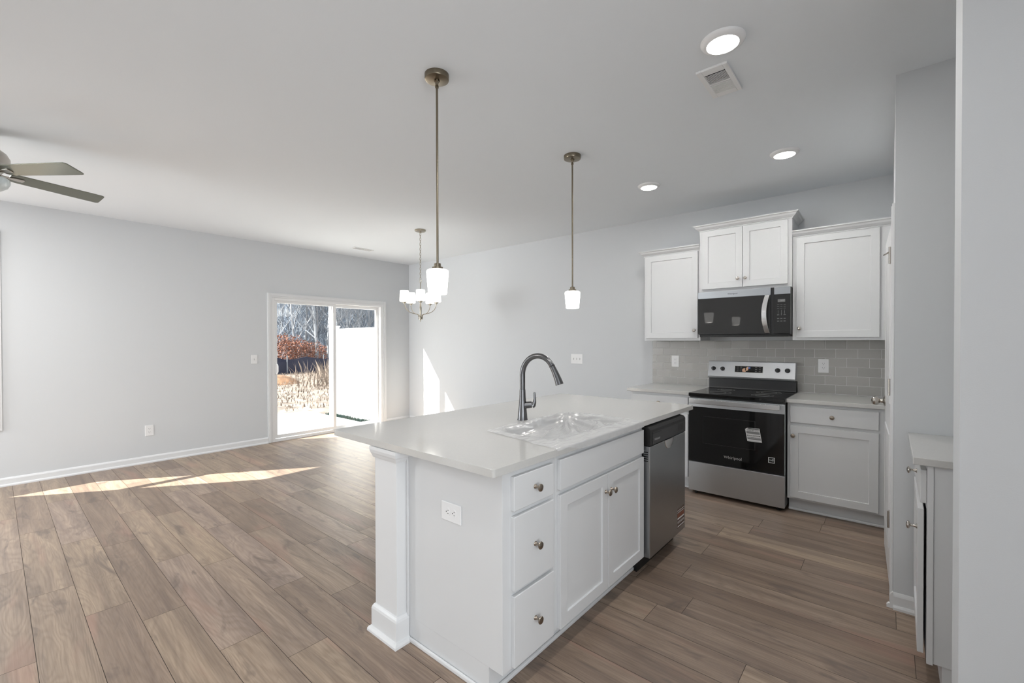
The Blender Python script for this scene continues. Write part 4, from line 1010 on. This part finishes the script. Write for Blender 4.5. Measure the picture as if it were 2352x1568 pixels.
for i in range(5):
    a = 0.658 + math.radians(72 * i); ca, sa = math.cos(a), math.sin(a); tilt = 0.264
    def TB(r, w, n): # r along blade, w across, n up
        y_ = w * math.cos(tilt) + n * math.sin(tilt); z_ = -w * math.sin(tilt) + n * math.cos(tilt)
        return (fx_ + r * ca - y_ * sa, fy_ + r * sa + y_ * ca, fz + z_)
    poly = [(0.120, -0.030), (0.135, -0.045), (0.165, -0.053), (0.50, -0.060), (0.600, -0.060), (0.614, -0.054), (0.618, -0.042), (0.626, 0.042), (0.623, 0.055), (0.610, 0.061), (0.50, 0.060), (0.165, 0.053), (0.135, 0.045), (0.120, 0.030)]
    bl = B().prism(poly, lambda p, q, n: TB(p, q, n), 0, 0.006).build('blade', BLADE, fn, bevel=0.0015)
    b = B()
    b.prism([(0.075, -0.011), (0.12, -0.010), (0.150, -0.016), (0.188, -0.019), (0.193, 0.0), (0.188, 0.019), (0.150, 0.016), (0.12, 0.010), (0.075, 0.011)], lambda p, q, n: TB(p, q, n), -0.006, 0.0)
    b.build('blade_bracket', NICKEL, bl, bevel=0.002)

# ================================================================== OUTSIDE
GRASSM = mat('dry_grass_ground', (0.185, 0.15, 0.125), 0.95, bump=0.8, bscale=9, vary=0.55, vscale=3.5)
STRAW = mat('straw', (0.20, 0.158, 0.128), 0.9, vary=0.5, vscale=2.0)
DIRT = mat('orange_clay', (0.20, 0.11, 0.06), 0.95, vary=0.5, vscale=4.0)
GREEN = mat('fence_shaded_grass', (0.018, 0.045, 0.040), 0.9, vary=0.3, vscale=20)  # dark teal puts the shadow of the fence into the grass colour
BARK = mat('pale_bark', (0.24, 0.255, 0.28), 0.9, vary=0.35, vscale=1.2)
LEAFR = mat('russet_leaves', (0.20, 0.075, 0.042), 0.8, vary=0.45, vscale=3.0)
WOODS = mat('blue_shaded_woods', (0.012, 0.024, 0.048), 1.0, vary=0.6, vscale=0.7)  # dark navy puts the blue shading of the hill into its colour
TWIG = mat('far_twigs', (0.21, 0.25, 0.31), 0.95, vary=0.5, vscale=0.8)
SILT = mat('silt_fabric', (0.006, 0.009, 0.034), 0.6)
FIELD = mat('pale_field', (0.28, 0.29, 0.18), 0.95, vary=0.2, vscale=1.0)

GX = XL - 0.14
# ground slopes slightly away, then rises into the wooded hill
def gz(x, y):
    d = GX - x
    return -0.16 - 0.006 * max(0, d - 3.2) if d < 26 else -0.16 - 0.006 * 22.8 + 0.26 * (d - 26) ** 0.98
bm = bmesh.new()
xs = [GX - q for q in (0.0, 1.5, 3.15, 5, 8, 12, 16, 20, 26, 29, 33, 38, 46, 56, 70, 95)]; ys = list(range(-45, 106, 5))
V = [[bm.verts.new((x, y, gz(x, y) + (0.06 * math.sin(x * 1.3 + y) if x < GX - 5 else 0))) for y in ys] for x in xs]
for i in range(len(xs) - 1):
    for j in range(len(ys) - 1):
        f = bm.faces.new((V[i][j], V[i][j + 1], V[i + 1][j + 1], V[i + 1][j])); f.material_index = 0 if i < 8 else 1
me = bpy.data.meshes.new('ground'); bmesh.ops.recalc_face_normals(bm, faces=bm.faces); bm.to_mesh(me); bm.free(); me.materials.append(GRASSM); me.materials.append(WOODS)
g = bpy.data.objects.new('ground', me); COL.objects.link(g); struct(g, 'dry winter ground rising to a wooded hillside outside the slider', 'ground')
struct(B().box(GX - 3.13, GX, 1.2, 4.49, -0.30, -0.12).build('patio', CONC), 'white concrete patio slab outside the sliding door', 'patio')
# privacy fence
pf = thing('privacy_fence', 'tall white vinyl privacy fence beside the patio', 'fence', (-7.8, 4.66, -0.16))
b = B()
x = GX - 0.02; 
while x > -8.80:
    b.box(max(-8.82, x - 0.15), x - 0.002, 4.665, 4.687, -0.12, 1.655); x -= 0.152
b.build('fence_boards', VINYL, pf)
B().box(-8.82, GX - 0.01, 4.655, 4.697, 1.60, 1.665).build('top_rail', VINYL, pf, bevel=0.004)
B().box(-8.82, GX - 0.01, 4.655, 4.697, -0.13, -0.05).build('bottom_rail', VINYL, pf, bevel=0.004)
B().box(-8.93, -8.81, 4.615, 4.735, -0.2, 1.70).prism([(-8.945, 4.60), (-8.795, 4.60), (-8.795, 4.75), (-8.945, 4.75)], lambda a, c_, z_: (a, c_, z_), 1.70, 1.73).build('fence_post', VINYL, pf)
# grass tufts along the fence foot
def blades(name, m, n, fx, h, w, seed, label, cat='grass'):
    r = random.Random(seed); bm = bmesh.new()
    for _ in range(n):
        x, y, z0 = fx(r); a = r.uniform(0, 2 * PI); hh = h * r.uniform(0.5, 1.15); ww = w * r.uniform(0.6, 1.2); l = hh * r.uniform(0.1, 0.6); b2 = r.uniform(0, 2 * PI)
        p = Vector((x, y, z0)); u = Vector((math.cos(a), math.sin(a), 0)) * ww; t = Vector((math.cos(b2) * l, math.sin(b2) * l, hh)); m_ = Vector((t.x * 0.3, t.y * 0.3, hh * 0.6))
        v = [bm.verts.new(q) for q in (p - u, p + u, p + m_ + u * 0.7, p + t, p + m_ - u * 0.7)]; bm.faces.new(v)
    me = bpy.data.meshes.new(name); bm.to_mesh(me); bm.free(); me.materials.append(m)
    o = bpy.data.objects.new(name, me); COL.objects.link(o); return tag(o, label, cat, kind='stuff')
blades('grass', GREEN, 2600, lambda r: (r.uniform(-9.0, -6.75), r.uniform(4.50, 4.65), -0.17), 0.09, 0.006, 3, 'green grass strip, painted dark as in fence shade, between patio and white fence')
blades('meadow_grass', STRAW, 9000, lambda r: ((lambda x, y: (x, y, gz(x, y)))(r.uniform(-24, -10.2), r.uniform(2, 17))), 0.11, 0.012, 4, 'short dry straw coloured grass beyond the patio')
blades('tall_grass', STRAW, 5200, lambda r: ((lambda x: (x, 8.5 + (-x - 15) * 0.75 + r.gauss(0.8, 1.1), gz(x, 0)))(r.uniform(-23, -15))), 0.85, 0.013, 5, 'tall dry tan grass in front of the trees')
# clay mound
b = B(); b.lathe([(0.85, 0), (0.65, 0.14), (0.42, 0.26), (0.2, 0.32), (0.01, 0.34)], (-18.5, 7.35, gz(-19, 9) - 0.03), (0.06, 0, 1), 20); tag(b.build('clay_mound', DIRT, org=(-18.5, 7.35, -0.3), smooth=True), 'low orange clay mound beyond the patio', 'dirt mound')
# silt fence
sf = thing('silt_fence', 'low dark fabric silt fence along the tree line', 'fence', (-24, 12, gz(-24, 0)))
b = B(); bm = b.bm; prev = None
for i in range(41):
    y = 4 + 0.5 * i; x = -23.8 - 0.15 * math.sin(i * 0.7) - 0.02 * i; zt = gz(x, y) + 0.78 + 0.08 * math.sin(i * 1.9)
    q = (bm.verts.new((x, y, gz(x, y) - 0.1)), bm.verts.new((x + 0.05, y, zt)), bm.verts.new((x - 0.02, y, zt)), bm.verts.new((x - 0.07, y, gz(x, y) - 0.1)))
    if prev:
        for k in range(4): bm.faces.new((prev[k], prev[(k + 1) % 4], q[(k + 1) % 4], q[k]))
    prev = q
b.build('fabric', SILT, sf)
for i in range(0, 41, 4):
    y = 4 + 0.5 * i; x = -23.85 - 0.02 * i; B().cyl(0.025, (x + 0.09, y, gz(x, y) - 0.1), (x + 0.09, y, gz(x, y) + 0.95), 6).build('stake', BARK, sf)
# bare trees: three kinds, copied
def tree_mesh(name, seed, hgt, nb):
    r = random.Random(seed); bm = bmesh.new()
    def branch(p, d, L, rad, lvl):
        n = 5 if lvl == 0 else 3; pts = [p.copy()]; dd_ = d.copy()
        for i in range(n):
            dd_ = (dd_ + Vector((r.uniform(-1, 1), r.uniform(-1, 1), r.uniform(-0.3, 0.6))) * (0.05 if lvl == 0 else 0.18)).normalized(); pts.append(pts[-1] + dd_ * L / n)
        seg = 6 if lvl == 0 else 3; rings = []
        for i, q in enumerate(pts):
            rr_ = rad * (1 - 0.8 * i / n); ax = Vector((1, 0, 0)) if abs(dd_.z) > 0.5 else Vector((0, 0, 1)); u = ax.cross(dd_).normalized(); w = dd_.cross(u)
            rings.append([bm.verts.new(q + (u * math.cos(2 * PI * k / seg) + w * math.sin(2 * PI * k / seg)) * rr_) for k in range(seg)])
        for A, C in zip(rings, rings[1:]):
            for k in range(seg): bm.faces.new((A[k], A[(k + 1) % seg], C[(k + 1) % seg], C[k]))
        if lvl < 3:
            for _ in range(nb[lvl]):
                t = r.uniform(0.18 if lvl == 0 else 0.25, 1.0); i = min(n - 1, int(t * n)); q = pts[i].lerp(pts[i + 1], t * n - i)
                a = r.uniform(0, 2 * PI); side = Vector((math.cos(a), math.sin(a), r.uniform(0.5, 1.3))).normalized()
                branch(q, (dd_ * 0.35 + side).normalized(), L * r.uniform(0.22, 0.42) * (1 if lvl == 0 else 1.2), rad * 0.36, lvl + 1)
    branch(Vector((0, 0, -0.3)), Vector((r.uniform(-0.04, 0.04), r.uniform(-0.04, 0.04), 1)).normalized(), hgt, 0.09, 0)
    me = bpy.data.meshes.new(name); bm.to_mesh(me); bm.free(); me.materials.append(BARK); return me
TM_ = [tree_mesh('bare_tree', s, h_, nb_) for s, h_, nb_ in ((1, 9, (28, 8, 4)), (2, 11, (32, 8, 4)), (3, 8, (24, 9, 4)))]
r = random.Random(21)
def ray_y(u, x):   # y on the sight line through picture column u at depth plane x
    a = math.radians(YAW) + math.atan((1176 - u) / FPX); return -x / math.tan(a)
k = 0
for ring_i, (xx, n) in enumerate(((-26.5, 9), (-30, 11), (-35, 12), (-42, 12))):
    for i in range(n):
        u = 628 + (872 - 628) * (i + r.uniform(0.1, 0.9)) / n; x = xx + r.uniform(-1.5, 1.5); y = ray_y(u, x)
        o = bpy.data.objects.new('bare_tree', TM_[r.randrange(3)]); COL.objects.link(o)
        o.location = (x, y, gz(x, y)); o.rotation_euler = (0, 0, r.uniform(0, 6.28)); s = r.uniform(0.8, 1.25); o.scale = (s, s, s)
        tag(o, ('slender leafless pale tree at the front edge of the woods', 'slender leafless pale tree in the second row of the woods', 'slender leafless tree deep in the woods', 'leafless tree high on the wooded hillside')[ring_i], 'tree', group='bare trees behind the patio, row %d' % (ring_i + 1))
# distant thicket: nobody could count it
bm = bmesh.new(); r = random.Random(5)
for _ in range(22000):
    x = r.uniform(-56, -28); y = ray_y(r.uniform(600, 900), x); z0 = gz(x, y) + r.uniform(0, 7) * r.random() ** 0.5
    L = r.uniform(0.6, 2.6); d_ = Vector((r.uniform(-0.5, 0.5), r.uniform(-0.5, 0.5), r.uniform(0.2, 1.4))).normalized() * L; w = Vector((0.3, 0.9, 0)) * r.uniform(0.010, 0.026); p = Vector((x, y, z0))
    w2 = Vector((0.02, -0.01, 0)); a1, b1, c1 = bm.verts.new(p - w), bm.verts.new(p + w), bm.verts.new(p + w2); t1 = bm.verts.new(p + d_)
    bm.faces.new((a1, b1, t1)); bm.faces.new((b1, c1, t1)); bm.faces.new((c1, a1, t1))
me = bpy.data.meshes.new('thicket'); bm.to_mesh(me); bm.free(); me.materials.append(TWIG)
o = bpy.data.objects.new('thicket', me); COL.objects.link(o); tag(o, 'dense tangle of bare twigs covering the distant hillside', 'thicket', kind='stuff')
# russet bushes
def bush_mesh(seed, rx, hz_):
    r = random.Random(seed); bm = bmesh.new()
    for _ in range(26):
        a = r.uniform(0, 2 * PI); tip = Vector((math.cos(a) * rx * r.random(), math.sin(a) * rx * r.random(), hz_ * r.uniform(0.6, 1.0))); u = Vector((0.012, 0, 0)); w = Vector((0, 0.012, 0))
        q = [bm.verts.new(p) for p in (-u, u, w)]; t = bm.verts.new(tip)
        for i in range(3): f = bm.faces.new((q[i], q[(i + 1) % 3], t)); f.material_index = 1
    for _ in range(700):
        a, e, rr_ = r.uniform(0, 2 * PI), r.uniform(-0.3, 1.0), r.random() ** 0.4
        p = Vector((math.cos(a) * rx * rr_ * math.cos(e * 1.2), math.sin(a) * rx * rr_ * math.cos(e * 1.2), hz_ * (0.4 + 0.55 * math.sin(e * 1.4) * rr_)))
        n = Vector((r.uniform(-1, 1), r.uniform(-1, 1), r.uniform(-1, 1))).normalized(); u = n.orthogonal().normalized() * r.uniform(0.03, 0.07); w = n.cross(u)
        bm.faces.new([bm.verts.new(q) for q in (p - u, p - w * 0.6, p + u, p + w * 0.6)])
    me = bpy.data.meshes.new('russet_bush'); bm.to_mesh(me); bm.free(); me.materials.append(LEAFR); me.materials.append(BARK); return me
BM_ = [bush_mesh(s, 0.95, 2.2) for s in (1, 2, 3)]
for i, u in enumerate((640, 654, 668, 682, 694, 706, 720, 735, 748)):
    x = -25.2 - 0.5 * (i % 3); y = ray_y(u, x); o = bpy.data.objects.new('russet_bush', BM_[i % 3]); COL.objects.link(o)
    o.location = (x, y, gz(x, y)); s = 1.0 if i < 5 else 0.8; o.scale = (s, s, s * r.uniform(0.8, 1.1)); o.rotation_euler = (0, 0, i)
    tag(o, 'rust leaved bush in the row behind the silt fence', 'bush', group='russet bushes behind the silt fence')
# pale clearing on the hill
x = -50.0; ya, yb = ray_y(620, x), ray_y(663, x)
zc_ = CAMH + (794 - 732) / FPX * (50 * 0.65 + 0.76 * ya); zd_ = CAMH + (794 - 715) / FPX * (50 * 0.65 + 0.76 * ya)
b = B(); b.prism([(ya, zc_), (yb, zc_), (yb, zd_), (ya, zd_)], lambda a, c_, d: (x + (c_ - zc_) * -1.5 + d, a, c_), 0, -0.5)
struct(b.build('hill_field', FIELD), 'pale yellow clearing high on the hillside', 'field')
